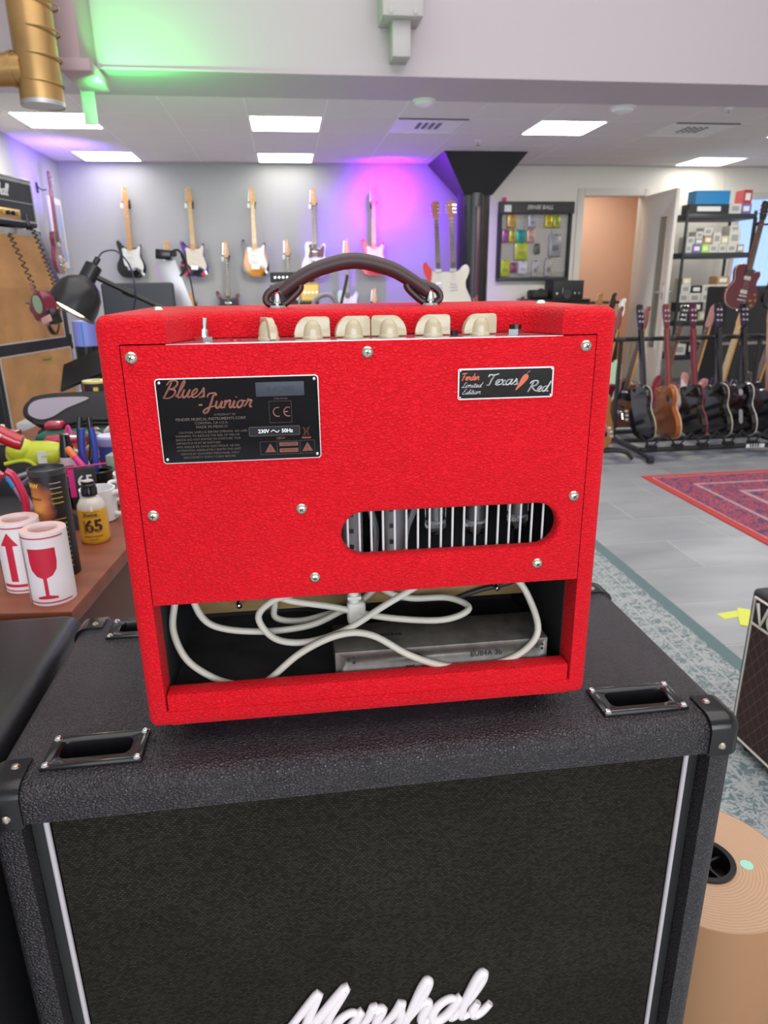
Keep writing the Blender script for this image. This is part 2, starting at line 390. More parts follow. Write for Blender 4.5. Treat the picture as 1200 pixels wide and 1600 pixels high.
# door frame and open door leaf with a tall glass strip
f = B().bb(3.32, 3.40, YB - .02, YB + .13, 0, 2.20, .004).bb(4.13, 4.21, YB - .02, YB + .13, 0, 2.20, .004).bb(3.401, 4.129, YB - .02, YB + .13, 2.12, 2.20, .004)
struct(f.out('trim_2', FRAMEW))
door = struct(thing('door_1', '', '', (4.135, YB - .03, 0), (0, 0, -93))); del door['label'], door['category']
dl = boolean(B().bb(0, .80, -.02, .02, .01, 2.11, .002).mesh('leaf'), [B().bb(.49, .66, -.1, .1, .45, 1.85).mesh('c')])
obj('leaf', dl, FRAMEW, door)
B().bb(.48, .67, -.026, .026, 1.85, 1.87).bb(.48, .67, -.026, .026, .43, .45).bb(.472, .49, -.026, .026, .43, 1.87).bb(.66, .678, -.026, .026, .43, 1.87).out('glass_frame', FRAMEW, door)
B().bb(.49, .66, -.004, .004, .45, 1.85).out('pane', mat('door_glass', (.30, .33, .28), .08, trans=.45), door)
B().bb(.715, .745, -.027, -.02, .98, 1.16, .002).cyl((.73, -.02, 1.06), (.73, -.065, 1.06), .008).box((.69, -.065, 1.06), (.11, .018, .018), .006).cyl((.73, .02, 1.06), (.73, .065, 1.06), .008).box((.69, .065, 1.06), (.11, .018, .018), .006).out('handle', CHROME, door)
# window with a pale blue blind at the far right
win = struct(thing('window_1', '', '', (5.30, YB + .06, 0))); del win['label'], win['category']
B().bb(-.001, 1.0, -.09, .06, 2.10, 2.161, .003).bb(-.001, .05, -.09, .06, .7, 2.10, .003).bb(.05, 1.0, -.09, .06, .70, .76, .003).out('frame', FRAMEW, win)
BLIND = mat('glowing_blue_blind', (.42, .58, .86), .7, emit=(.36, .55, .95, .55))  # slats emit a little, standing in for daylight through the blind
for k in range(11):
    B().box((.09 + .085 * k, .01, 1.43), (.083, .006, 1.32), .001, 1, (0, 0, 6)).out('blind_slat', BLIND, win)
B().bb(.05, 1.0, .04, .045, .76, 2.10).out('pane', mat('window_glass', (.6, .7, .8), .05, trans=.9), win)
# black column with a flared capital
n8 = 12
def ngon(cx, cy, r, n, ph=0): return [(cx + r * math.cos(2 * math.pi * (k + ph) / n), cy + r * math.sin(2 * math.pi * (k + ph) / n)) for k in range(n)]
colm = struct(B().prism(ngon(1.975, 7.30, .172, n8, .5), 0, 2.10, 'xy').out('column_1', mat('black_column', (.014, .013, .015), .32, bump=('noise', 30, .15, .002))))
b = B(); hb, ht, zb, zt = .15, .43, 2.06, ZC - .002
vs = [b.bm.verts.new((1.985 + sx * h, 7.30 + sy * h, z)) for z, h in ((zb, hb), (zt, ht)) for sx, sy in ((-1, -1), (1, -1), (1, 1), (-1, 1))]
b.bm.faces.new(vs[:4]); b.bm.faces.new(vs[4:])
for k in range(4): b.bm.faces.new((vs[k], vs[(k + 1) % 4], vs[4 + (k + 1) % 4], vs[4 + k]))
b.out('capital', mat('black_capital', (.010, .009, .011), .35), colm, smooth=0)
B().box((1.985, 7.125, 1.0), (.05, .012, 1.9), .003).out('trim_strip', mat('plum_strip', (.06, .012, .03), .4), colm)

# ================================================================ CEILING FIXTURES
LED = mat('led_diffuser', (.9, .9, .86), .5, emit=(1, .97, .90, 23.0))
LED2 = mat('led_diffuser_dimmed', (.9, .9, .86), .5, emit=(1, .97, .90, 5.5))
spots = {(-3, 1): 'square ceiling light beside the copper duct', (0, 1): 'square ceiling light in the middle of the front row', (4, 1): 'square ceiling light between the two ceiling vents',
         (-3, 4): 'ceiling light panel nearest the corner of the grey walls', (0, 4): 'ceiling light panel near the grey wall, above the white guitar', (8, 4): 'ceiling light panel farthest right, above the open door', (8, 1): 'ceiling light panel outside the picture at the right, front row'}  # final panel is unseen, added for extra light at the right
for (i, j), lb in spots.items():
    t = thing('ceiling_light', lb, 'ceiling light', (i * PX, (YR[j] + YR[j + 1]) / 2, ZC), group='square ceiling lights')
    hx, hy = PX / 2 - .004, (YR[j + 1] - YR[j]) / 2 - .004
    B().bb(-hx, hx, -hy, -hy + .016, -.004, .012).bb(-hx, hx, hy - .016, hy, -.004, .012).bb(-hx, -hx + .016, -hy + .0161, hy - .0161, -.004, .012).bb(hx - .016, hx, -hy + .0161, hy - .0161, -.004, .012).out('frame', WHITE, t)
    B().bb(-hx + .014, hx - .014, -hy + .014, hy - .014, .0, .006).out('diffuser', LED if j == 1 else LED2, t)
for (i, j), lb in {(2, 1): 'ceiling vent left of the bright panel, tinted violet', (6, 1): 'ceiling vent with perforated plate at the right'}.items():
    t = thing('ceiling_vent', lb, 'vent', (i * PX, (YR[j] + YR[j + 1]) / 2, ZC), group='ceiling vents')
    B().bb(-.27, .27, -.255, .255, .004, .012).out('plate', WHITE, t)
    B().bb(-.285, .285, .255, .27, -.004, .012).bb(-.285, -.27, -.2549, .2549, -.004, .012).bb(.27, .285, -.2549, .2549, -.004, .012).out('frame', WHITE, t); B().bb(-.285, .285, -.27, -.255, -.006, .012).out('shadow_strip', DARK, t)  # solid dark strip stands in for the shade along this edge
    for a in range(4):
        for c in range(4):
            B().cyl((-.08 + a * .055, -.09 + c * .06, -.002), (-.08 + a * .055, -.09 + c * .06, .0055), .019, n=8).out('nozzle', DARK, t)
for x, y, r_, lb in ((.98, 4.93, .085, 'round white smoke detector above the handle of the red amplifier'), (2.52, 5.03, .10, 'glossy round dome detector on the ceiling at the right')):
    t = thing('smoke_detector', lb, 'detector', (x, y, ZC))
    B().lathe([(0, -.045), (r_ * .45, -.042), (r_ * .75, -.028), (r_ * .8, -.014)], 20).out('dome', WHITE, t)
    B().lathe([(r_ * .8, -.014), (r_, -.012), (r_, 0), (0, 0)], 20).out('base', WHITE, t)
for x, y, lb in ((1.75, 6.33, 'tiny sprinkler head near the violet light'), (3.35, 4.98, 'tiny sprinkler head above the open door')):
    t = thing('sprinkler', lb, 'sprinkler', (x, y, ZC))
    B().cyl((0, 0, 0), (0, 0, -.012), .03).out('rosette', WHITE, t); B().cyl((0, 0, -.012), (0, 0, -.04), .008).cyl((0, 0, -.04), (0, 0, -.044), .022).out('nozzle', CHROME, t)
# copper spiral duct
COPPER = mat('copper_duct', (.62, .38, .15), .3, .75, var=((5, 5, 5), .25))
t = thing('air_duct', 'copper coloured spiral duct hanging from above at top left', 'duct', (-1.24, 3.6, 2.07))
B().lathe([(.102, .012), (.104, .0), (.104, 2.2)], 28).out('pipe', COPPER, t)
for k in range(8):
    B().lathe([(.104, .10 + k * .115 - .006), (.108, .10 + k * .115), (.104, .10 + k * .115 + .006)], 28, M=Euler((0, R(4), 0)).to_matrix().to_4x4()).out('seam', COPPER, t)
B().lathe([(0, .006), (.1, .006), (.105, .0), (.105, .02)], 28).out('end_cap', mat('galvanised', (.55, .55, .56), .4, .7), t)
B().cyl((-.06, -.02, .16), (-.62, -.02, .13), .075, n=24).out('branch', COPPER, t)
B().cyl((-.10, -.02, .158), (-.118, -.02, .157), .082, n=24).out('collar', COPPER, t)
t = thing('duct_hanger', 'white metal bracket hanging beside the copper duct', 'bracket', (-1.20, 4.30, 2.30))
B().bb(-.06, .02, .19, .21, -.14, .128, .002).bb(-.10, .06, .1, .30, .10, .128, .003).out('bracket', WHITE, t)
t = thing('projector_bracket', 'pale grey box bracket mounted high on the white bulkhead', 'bracket', (.69, 4.30, 2.48))
B().bb(-.055, .055, -.16, 0, .0, .19, .006).out('post', mat('bracket_grey', (.48, .46, .45), .5), t)
B().bb(-.12, .12, -.22, 0, .19, .46, .006).out('housing', mat('bracket_grey', (.48, .46, .45), .5), t)
for x in (-.0725, .0725): B().bb(x - .0125, x + .0125, -.225, -.2, .2, .23, .003).out('clip', MATS['bracket_grey'], t)

# ================================================================ RED COMBO AMPLIFIER
amp = thing('combo_amplifier', 'small red tolex combo amplifier seen from the back, on the black speaker cabinet', 'amplifier', (-.0061, .0417, .755), (0, 0, -.62))
HW, Z0, Z1, DP, TH = .2285, .022, .424, .235, .019
outer = B().bb(-HW, HW, 0, DP, Z0, Z1).mesh('shell')
cav = B().bb(-HW + TH, HW - TH, -.05, DP - .02, Z0 + TH, .4002).mesh('c')
nc = cr([(-.185, -.03), (-.170, .0), (-.160, .030), (-.145, .048), (-.11, .054), (0, .054), (.11, .054), (.152, .048), (.167, .030), (.176, .0), (.19, -.03)], 4)
notch = B().prism([(p.x, p.y) for p in nc], .3995, .6, 'xy').mesh('c')
sh = boolean(outer, [cav, notch])
def on_out(a, b_):
    return (a.z > Z1 - 1e-4 and b_.z > Z1 - 1e-4) or (abs(a.x) > HW - 1e-4 and abs(b_.x) > HW - 1e-4 and a.x * b_.x > 0) or (a.z < Z0 + 1e-4 and b_.z < Z0 + 1e-4)
shell = obj('shell', bevel_where(sh, on_out, .0095, 4), RED, amp)
shell['label'] = 'red grained tolex covering'
# dark inside lining
li = B().bb(-.2095, -.2085, .030, .214, .042, .396).bb(.2085, .2095, .030, .214, .042, .396).bb(-.2085, .2085, .205, .214, .042, .396)
li.out('inner_lining', LINING, amp)
B().bb(-.2085, .2085, .0225, .2045, .0405, .0418).out('inner_floor', mat('dusty_floor', (.05, .048, .046), .75, var=((22, 22, 22), .6)), amp)
B().lathe([(.03, .0), (.05, .03), (.10, .075), (.135, .085), (.135, .09)], 24, (0, .110, .165), Euler((R(-90), 0, 0)).to_matrix().to_4x4()).out('speaker', BLACKM, amp)
B().bb(-.185, .19, .100, .115, .098, .126, .001).out('wood_cleat', mat('oak_cleat', (.25, .16, .06), .6, var=((4, 30, 60), .5)), amp)
# back panel with its stadium slot
pan = B().bb(-.2088, .2088, -.0012, .011, .1585, .3990).mesh('p')
def stadium(cx, cz, hw, hh, n=12):
    o = []
    for k in range(n + 1): a = -math.pi / 2 + math.pi * k / n; o.append((cx + hw - hh + hh * math.cos(a), cz + hh * math.sin(a)))
    for k in range(n + 1): a = math.pi / 2 + math.pi * k / n; o.append((cx - hw + hh + hh * math.cos(a), cz + hh * math.sin(a)))
    return o
pan = boolean(pan, [B().prism(stadium(.078, .2190, .1065, .0222), -.05, .05).mesh('c')])
pan = bevel_where(pan, lambda a, b_: a.y < .0 and b_.y < .0 and -.035 < a.x < .19 and .19 < a.z < .245, .0045, 4)
pan = bevel_where(pan, lambda a, b_: a.y < -.0011 and b_.y < -.0011 and (abs(a.x) > .208 or a.z > .398 or a.z < .1590), .0016, 2)
obj('back_panel', pan, RED, amp)
# bottom rail
B().bb(-.2085, .2085, .0015, .022, .0235, .0595, .003).out('bottom_rail', RED, amp)
# control panel and controls
B().bb(-.172, .178, .0012, .0535, .392, .3998, .0006).out('control_panel', mat('control_chrome', (.70, .70, .74), .22, 1), amp)
def knob(x, ang):
    k = thing('k', '', ''); del k['label'], k['category']; k.name = 'knob'; k.parent = amp; k.location = (x, .028, .3998); k.rotation_euler = (0, 0, R(ang))
    B().lathe([(0, 0), (.0098, 0), (.0098, .0016), (.0085, .003)], 20).out('skirt', CREAM, k)
    fin = [(-.0165 + .0125 * (1 - math.cos(R(a_))), .001 + .0178 * math.sin(R(a_))) for a_ in range(0, 91, 10)] + [(.0125, .0188), (.0152, .0178), (.0160, .0150), (.0160, .001)]
    B().prism(fin, -.0032, .0032, bev=.0012).out('pointer', CREAM, k)
    B().lathe([(.0090, .001), (.0088, .006), (.0078, .011), (.0052, .0150), (.002, .0165), (0, .0168)], 20).out('hub', CREAM, k)
    B().bb(.0157, .0163, -.0005, .0005, .002, .0170).out('mark', BLACKM, k)
for x, a in ((-.086, 108), (-.047, 4), (-.0105, 10), (.0223, 172), (.063, -4), (.107, 8)): knob(x, a)
B().cyl((-.1422, .026, .3998), (-.1422, .026, .4035), .0085, n=6).cyl((-.1422, .026, .4035), (-.1415, .026, .410), .0042).cyl((-.1415, .026, .409), (-.1405, .026, .4195), .0022, .0032).out('toggle_switch', CHROME, amp)
B().cyl((.1406, .026, .3998), (.1406, .026, .4045), .0085, n=6).out('jack_nut', CHROME, amp); B().cyl((.1406, .026, .4045), (.1406, .026, .4085), .0055).out('jack', BLACKP, amp)
B().cyl((.083, .026, .3998), (.083, .026, .4045), .0034, n=8).out('push_button', BLACKP, amp)
B().cyl((-.115, .02, .3998), (-.115, .02, .4012), .005, n=12).out('pilot_jewel', mat('red_jewel', (.4, .01, .02), .15), amp)
# panel screws
scr = B().lathe([(0, -.0028), (.0030, -.0024), (.0050, -.0010), (.0056, .0)], 16, M=Euler((R(-90), 0, 0)).to_matrix().to_4x4())
scr_me = scr.mesh('screw')
cross_me = B().box((0, -.0002, 0), (.0040, .0008, .0008)).box((0, -.0002, 0), (.0008, .0008, .0040)).mesh('slot')
for x, z in ((-.2006, .3890), (-.0004, .3890), (.1992, .3898), (-.1985, .2484), (-.0649, .2480), (.1984, .2472), (-.0555, .1780), (.1657, .1785)):
    s = obj('screw', scr_me, NICKEL, amp, (x, -.0012, z), (0, random.uniform(0, 90), 0))
    # lathe axis turned to -y
    obj('cross_slot', cross_me, BLACKM, s, (0, -.0027, 0))
for x in (-.196, .196):
    B().lathe([(0, .0035), (.004, .0028), (.0062, 0)], 14, (x, .118, Z1)).out('top_screw', NICKEL, amp)
# rubber feet
for x in (-.19, .19):
    for y in (.055, .20): B().cyl((x, y, .0002), (x, y, .0225), .013, .015).out('foot', BLACKM, amp)
# guard bars in the slot
BAR = mat('grey_white_bar', (.62, .62, .62), .4)
bar_me = B().cyl((0, 0, .192), (0, 0, .246), .0012, n=8).mesh('guard_bar')
for k in range(18): obj('guard_bar', bar_me, BAR, amp, (-.0215 + k * .01153, .0155, 0))
# chassis, transformer and valves behind the bars
B().bb(-.205, .205, .055, .19, .262, .39, .002).out('chassis', STEEL, amp)
GLASS = mat('valve_glass', (.75, .75, .75), .03, trans=1)
GREYC = mat('grey_shield', (.30, .30, .31), .4, .6)
def valve(x, r_, z0, shield=False):
    v = thing('v', '', ''); del v['label'], v['category']; v.name = 'valve'; v.parent = amp; v.location = (x, .075, 0)
    B().cyl((0, 0, .25), (0, 0, .263), r_ * 1.15).out('socket', BLACKM, v)
    if shield:
        B().lathe([(r_, .25), (r_, z0 + .004), (r_ * .85, z0), (r_ * .6, z0), (r_ * .6, z0 + .01)], 18).out('shield', GREYC, v)
        for k in range(3): B().box((r_ * -.2, -r_ - .0002, z0 + .014 + k * .018), (.006, .0016, .004)).out('shield_slot', BLACKM, v)
    else:
        B().lathe([(r_, .25), (r_, z0 + .012), (r_ * .8, z0 + .004), (r_ * .3, z0), (0, z0)], 18).out('glass', GLASS, v)
        B().cyl((0, 0, .248), (0, 0, z0 + .018), r_ * .55, n=12).out('anode', GREYC, v)
        B().cyl((0, 0, z0 + .016), (0, 0, z0 + .019), r_ * .8, n=12).cyl((0, 0, .236), (0, 0, .239), r_ * .8, n=12).out('mica', BAR, v)
valve(-.013, .0115, .168, True); valve(.031, .0125, .172, True); valve(.077, .0115, .186); valve(.121, .0125, .184); valve(.168, .0115, .188)
B().tube(cr([(.01, .085, .262), (.008, .085, .22), (.014, .09, .19), (.012, .1, .15)], 6), .004).tube(cr([(.052, .085, .262), (.056, .085, .22), (.048, .09, .19), (.045, .1, .15)], 6), .004).out('wire', GREYC, amp)
# reverb tank
t_ = boolean(B().bb(-.038, .193, .027, .090, .0425, .0785, .0006).mesh('t'), [B().cyl((-.024 + .0, .0, .068), (-.024, .05, .068), .0036).mesh('c'), B().cyl((.180, .0, .068), (.180, .05, .068), .0036).mesh('c')])
TANK = mat('tank_steel', (.21, .20, .18), .5, .55, var=((70, 70, 70), .4), bump=('noise', 90, .15, .0004))
tank = obj('reverb_tank', t_, TANK, amp); tank['label'] = 'dusty steel reverb tank'
text('EU84A 3b', .0085, BLACKM, tank, (.125, .0266, .0655)); text('- 9907848', .0085, BLACKM, tank, (.02, .058, .0788), (0, 0, 0)); text('992', .007, BLACKM, tank, (.042, .0266, .055))
for x in (-.0185, .187):
    B().cyl((x, .0262, .066), (x, .029, .066), .0016, n=8).cyl((x, .0262, .071), (x, .029, .071), .0016, n=8).out('vent_hole', BLACKM, tank)
# coiled mains cord
cords = [
 [(-.195, .06, .165), (-.199, .052, .139), (-.203, .045, .109), (-.192, .04, .077), (-.168, .035, .057), (-.145, .03, .049), (-.128, .029, .0475), (-.112, .03, .0485), (-.074, .03, .08), (-.033, .03, .098), (.001, .028, .096), (.041, .020, .073), (.083, .020, .056), (.126, .021, .053), (.163, .024, .064), (.181, .026, .089), (.174, .045, .122), (.157, .05, .145), (.13, .06, .165)],
 [(-.185, .07, .16), (-.183, .06, .137), (-.167, .06, .105), (-.12, .06, .093), (-.066, .07, .090), (-.03, .08, .099), (.0, .09, .110), (.03, .09, .14)],
 [(-.03, .055, .16), (-.071, .05, .142), (-.101, .05, .132), (-.116, .05, .114), (-.1, .045, .091), (-.067, .04, .087), (-.026, .036, .1), (.015, .034, .126), (.055, .034, .150), (.08, .04, .17)],
 [(-.12, .07, .15), (-.091, .06, .130), (-.037, .06, .116), (.018, .055, .102), (.081, .053, .095), (.113, .06, .103), (.094, .08, .108), (.051, .09, .106), (.02, .09, .12), (.0, .09, .15)],
 [(-.102, .09, .14), (-.100, .09, .113), (-.1, .088, .094), (-.073, .088, .088), (-.036, .09, .094), (-.012, .085, .1)]]
b = B()
for c in cords: b.tube(cr(c, 7), .0037, 10)
cord = b.out('mains_cord', CORD, amp); cord['label'] = 'coiled white mains cord'
B().box((-.012, .062, .108), (.020, .016, .026), .004, 3).cyl((-.014, .062, .120), (-.016, .062, .150), .0062, .0048).box((-.014, .062, .126), (.015, .013, .004), .001).out('plug', mat('plug_plastic', (.58, .57, .50), .4), cord)
for x, y, z in ((-.141, .098, .118), (.149, .098, .119)):
    B().cyl((x, y, z), (x + .003, y - .016, z - .006), .0016, n=8).cyl((x + .002, y - .010, z - .004), (x + .003, y - .015, z - .0055), .0035, n=6).out('clamp_bolt', CHROME, amp)
B().tube(cr([(.10, .10, .095), (.135, .095, .108), (.17, .09, .118), (.2, .09, .135)], 6), .003).out('black_lead', BLACKM, amp)
# strap handle
pth = cr([(-.0745, .128, .4385), (-.058, .128, .4500), (-.035, .128, .4610), (0, .128, .4680), (.035, .128, .4610), (.058, .128, .4495), (.0765, .128, .4370)], 8)
k = len(pth); b = B().tube(pth, [.0066 + .0012 * math.sin(math.pi * i / (k - 1)) for i in range(k)], 14, flat=1.35, upv=(0, 1, 0))
h = b.out('handle', LEATHER, amp); h['label'] = 'dark brown moulded strap handle'
for s in (-1, 1):
    lp = [(s * x, .128, z) for x, z in ((.058, .4475), (.0735, .4455), (.0868, .4385), (.0898, .4305), (.0830, .4262), (.0725, .4272), (.0625, .4345), (.0550, .4425))]
    B().tube(cr(lp, 6, True), .0037, 10, closed=True, flat=1.7, upv=(0, 1, 0)).out('strap_end', LEATHER, h)
    for dy in (0, .014) if s > 0 else (0,):
        B().lathe([(.0085, .4235), (.0078, .4262), (.0048, .428), (.0032, .434), (.0030, .4375), (.0034, .439), (0, .4395)], 14, (s * .0785, .1225 + dy * 1.2, 0)).out('strap_post', CHROME, h)
# big specification plate
PLATE = mat('dark_reflection_plate', (.016, .016, .019), .07, .85, spec=.6)  # the mirror's dark reflection is put into its base colour
RIM = mat('plate_rim', (.55, .53, .50), .25, 1)
BRONZE = mat('bronze_print', (.17, .05, .028), .35, .3)
GREYP = mat('faint_grey_print', (.085, .055, .045), .4)
WPR = mat('white_print', (.8, .8, .8), .4)
def rrect(x0, x1, z0, z1, r, n=4):
    o = []
    for cx, cz, a0 in ((x1 - r, z0 + r, -90), (x1 - r, z1 - r, 0), (x0 + r, z1 - r, 90), (x0 + r, z0 + r, 180)):
        for k in range(n + 1): a = R(a0 + 90 * k / n); o.append((cx + r * math.cos(a), cz + r * math.sin(a)))
    return o
pl = B().prism(rrect(-.1837, -.0443, .2965, .3713, .003), -.0022, -.0012).out('specification_plate', RIM, amp, smooth=0)
pl['label'] = 'mirror plate with a dark reflection painted in, bronze print'
B().prism(rrect(-.1828, -.0452, .2974, .3704, .0025), -.0025, -.0021).out('plate_face', PLATE, pl, smooth=0)
for x in (-.1800, -.0480):
    for z in (.3003, .3676): B().lathe([(0, -.0012), (.0012, -.0007), (.0016, 0)], 10, (x, -.0024, z), Euler((R(-90), 0, 0)).to_matrix().to_4x4()).out('rivet', CHROME, pl)
PY = -.0027
script('Blues', .0074, .00075, BRONZE, pl, (-.1790, PY, .3545), flat=.3, n=5, sx=1.15)
script('-Junior', .0066, .0008, BRONZE, pl, (-.1500, PY, .3445), flat=.3, slant=.25, n=5, sx=1.22)
def t_(s, size, x, z, m=GREYP, al='LEFT', bold=0, shear=0): return text(s, size, m, pl, (x, PY, z), ext=.00005, align=al, bold=bold, shear=shear)
t_('A PRODUCT OF', .0026, -.1270, .3390, al='CENTER'); t_('FENDER MUSICAL INSTRUMENTS CORP.', .0034, -.1390, .3355, GREYP, 'CENTER', bold=.00004)
t_('CORONA, CA U.S.A.', .0032, -.1390, .3320, GREYP, 'CENTER'); t_('MADE IN MEXICO', .0034, -.1390, .3285, GREYP, 'CENTER')
for k, (s, dx) in enumerate((('CAUTION: UNPLUG BEFORE OPENING. NO USER', 0), ('WARNING: TO REDUCE THE RISK OF FIRE OR', -.003), ('SHOCK DO NOT EXPOSE TO MOISTURE. THIS', -.003), ('APPARATUS MUST BE EARTHED.', -.003), ('AVIS: RISQUE DE CHOC ELECTRIQUE, NE PAS', -.003), ('ATTENTION: ADEQUATELY EARTH THE UNIT', -.003), ('SERVICE BY QUALIFIED PERSONNEL ONLY', 0), ('DISCONNECT SUPPLY CORD BEFORE', .002))):
    t_(s, .0027, -.1680 + dx, .3240 - k * .0032)
st = B().bb(-.0990, -.0570, -.0029, -.0024, .3535, .3660, .0003).out('serial_sticker', mat('blue_grey_sticker', (.045, .052, .068), .4, spec=.2), pl)
text('B-412680', .0062, mat('dark_blue_print', (.004, .005, .012), .4), pl, (-.0775, -.0031, .3597), ext=.0001)
t_('TYPE: PR 295', .0022, -.0780, .3512, al='CENTER')
B().bb(-.0885, -.0690, -.0026, -.0024, .3490, .3492).bb(-.0885, -.0690, -.0026, -.0024, .3300, .3302).bb(-.0885, -.0883, -.0026, -.0024, .3300, .3492).bb(-.0692, -.0690, -.0026, -.0024, .3300, .3492).out('mark_frame', GREYP, pl)
b = B(); arc = lambda cx, cz, r_, a0, a1: [(cx + r_ * math.cos(R(a0 + (a1 - a0) * k / 10)), PY, cz + r_ * math.sin(R(a0 + (a1 - a0) * k / 10))) for k in range(11)]
b.tube(arc(-.0810, .3396, .0040, 70, 290), .00055, 5, flat=.3, upv=(0, 1, 0)).tube(arc(-.0718, .3396, .0040, 70, 290), .00055, 5, flat=.3, upv=(0, 1, 0)).tube([(-.0756, PY, .3396), (-.0722, PY, .3396)], .00055, 5, flat=.3, upv=(0, 1, 0))
b.out('certification_mark', BRONZE, pl)
vb = B().prism(rrect(-.1075, -.0625, .3185, .3270, .0012), -.0027, -.0024).out('voltage_box', GREYP, pl, smooth=0)
B().prism(rrect(-.1071, -.0629, .3189, .3266, .0011), -.0028, -.0026).out('box_face', mat('box_black', (.01, .01, .011), .4, spec=.2), pl, smooth=0)
text('230V', .0046, WPR, pl, (-.0945, -.0030, .3227), ext=.0001, bold=.0001); text('50Hz', .0046, WPR, pl, (-.0738, -.0030, .3227), ext=.0001, bold=.0001)
B().tube(cr([(-.0880, -.003, .3220), (-.0862, -.003, .3236), (-.0844, -.003, .3227), (-.0826, -.003, .3216), (-.0808, -.003, .3234)], 5), .00035, 5).out('tilde', WPR, pl)
t_('180W', .0032, -.0800, .3160, BRONZE, 'CENTER')
b = B()
for dx in (-.0895, -.0565): b.prism([(dx - .0048, .3035), (dx + .0048, .3035), (dx, .3117)], -.0027, -.0024)
b.bb(-.0815, -.0648, -.0027, -.0024, .3088, .3122).bb(-.0815, -.0648, -.0027, -.0024, .3030, .3066).bb(-.0610, -.0530, -.0027, -.0024, .3150, .3164)
b.out('warning_marks', BRONZE, pl, smooth=0)
t_('!', .0052, -.0895, .3063, BLACKP, 'CENTER'); t_('!', .0052, -.0565, .3063, BLACKP, 'CENTER')
t_('CAUTION', .0030, -.0731, .3105, BLACKP, 'CENTER', bold=.00003); t_('RISK OF SHOCK', .0019, -.0731, .3049, BLACKP, 'CENTER')
b = B(); b.tube([(-.0600, PY, .3175), (-.0540, PY, .3255)], .0002, 4).tube([(-.0600, PY, .3255), (-.0540, PY, .3175)], .0002, 4)
b.tube([(-.0590, PY, .3245), (-.0582, PY, .3180), (-.0558, PY, .3180), (-.0550, PY, .3245)], .0002, 4, closed=True); b.out('bin_symbol', BRONZE, pl)
b = B()
for x0, x1 in ((-.0985, -.0500),): b.bb(x0, x1, -.0026, -.0024, .3132, .3134).bb(x0, x1, -.0026, -.0024, .3014, .3016)
for x in (-.0985, -.0836, -.0630, -.0502): b.bb(x, x + .0002, -.0026, -.0024, .3014, .3134)
b.out('caution_frame', GREYP, pl)
# small badge
p2 = B().prism(rrect(.0807, .1697, .3446, .3726, .002), -.0022, -.0012).out('name_badge', RIM, amp, smooth=0); p2['label'] = 'small black badge with chrome rim'
B().prism(rrect(.0820, .1684, .3459, .3713, .0012), -.0025, -.0021).out('badge_face', mat('badge_black', (.010, .010, .011), .12, .2), p2, smooth=0)
for x in (.0828, .1676):
    for z in (.3467, .3705): B().lathe([(0, -.0012), (.0009, -.0007), (.0012, 0)], 10, (x, -.0024, z), Euler((R(-90), 0, 0)).to_matrix().to_4x4()).out('rivet', CHROME, p2)
ORG = mat('orange_red_print', (.58, .10, .035), .4); SILV = mat('silver_print', (.24, .235, .23), .3, .7)
script('Fender', .0031, .00045, ORG, p2, (.0834, PY, .3622), flat=.3, slant=.2, n=5)
script('Limited', .0023, .00028, SILV, p2, (.0838, PY, .3556), flat=.3, slant=.3, n=5, sx=1.45); script('Edition', .0023, .00028, SILV, p2, (.0842, PY, .3496), flat=.3, slant=.3, n=5, sx=1.4)
script('Texas', .0050, .00062, SILV, p2, (.1062, PY, .3570), flat=.3, slant=.2, n=5, sx=1.36); script('Red', .0050, .00066, SILV, p2, (.1448, PY, .3500), flat=.3, slant=.25, n=5, sx=1.36)
o = [(p.x + .0015, p.y + .0012) for p in cr([(.1325, .3505), (.1352, .3560), (.1380, .3618), (.1412, .3652), (.1442, .3640), (.1440, .3612), (.1415, .3580), (.1378, .3545)], 4, True)]
B().prism(o, -.0028, -.0024).out('pepper', ORG, p2, smooth=0); B().tube(cr([(.1443, PY, .3662), (.1455, PY, .3680), (.1473, PY, .3688)], 4), .0004, 5).out('pepper_stem', SILV, p2)

# ================================================================ BIG BLACK SPEAKER CABINET
cab = thing('speaker_cabinet', 'large black speaker cabinet with white script logo carrying the red amplifier', 'speaker cabinet', (0, 0, 0))
CW, CD, CH = .385, .365, .755
cuts = [B().bb(-.353, .353, -.1, .030, .06, .715).mesh('c')]
cups = [(sx * .2891, yc) for yc in (.0501, CD - .0501) for sx in (-1, 1)]
for x, y in cups: cuts.append(B().bb(x - .037, x + .037, y - .0150, y + .0150, .730, .8).mesh('c'))
cs = boolean(B().bb(-CW, CW, 0, CD, .004, CH).mesh('s'), cuts)
cs = bevel_where(cs, lambda a, b_: (abs(a.x) > CW - 1e-4 and abs(b_.x) > CW - 1e-4 and a.x * b_.x > 0) or (a.z > CH - 1e-4 and b_.z > CH - 1e-4 and (min(a.y, b_.y) > CD - 1e-4 or max(a.y, b_.y) < 1e-4)), .019, 6)
obj('shell', cs, BLK, cab)
GR = mat('woven_grille_cloth', (.05, .05, .04), .85)
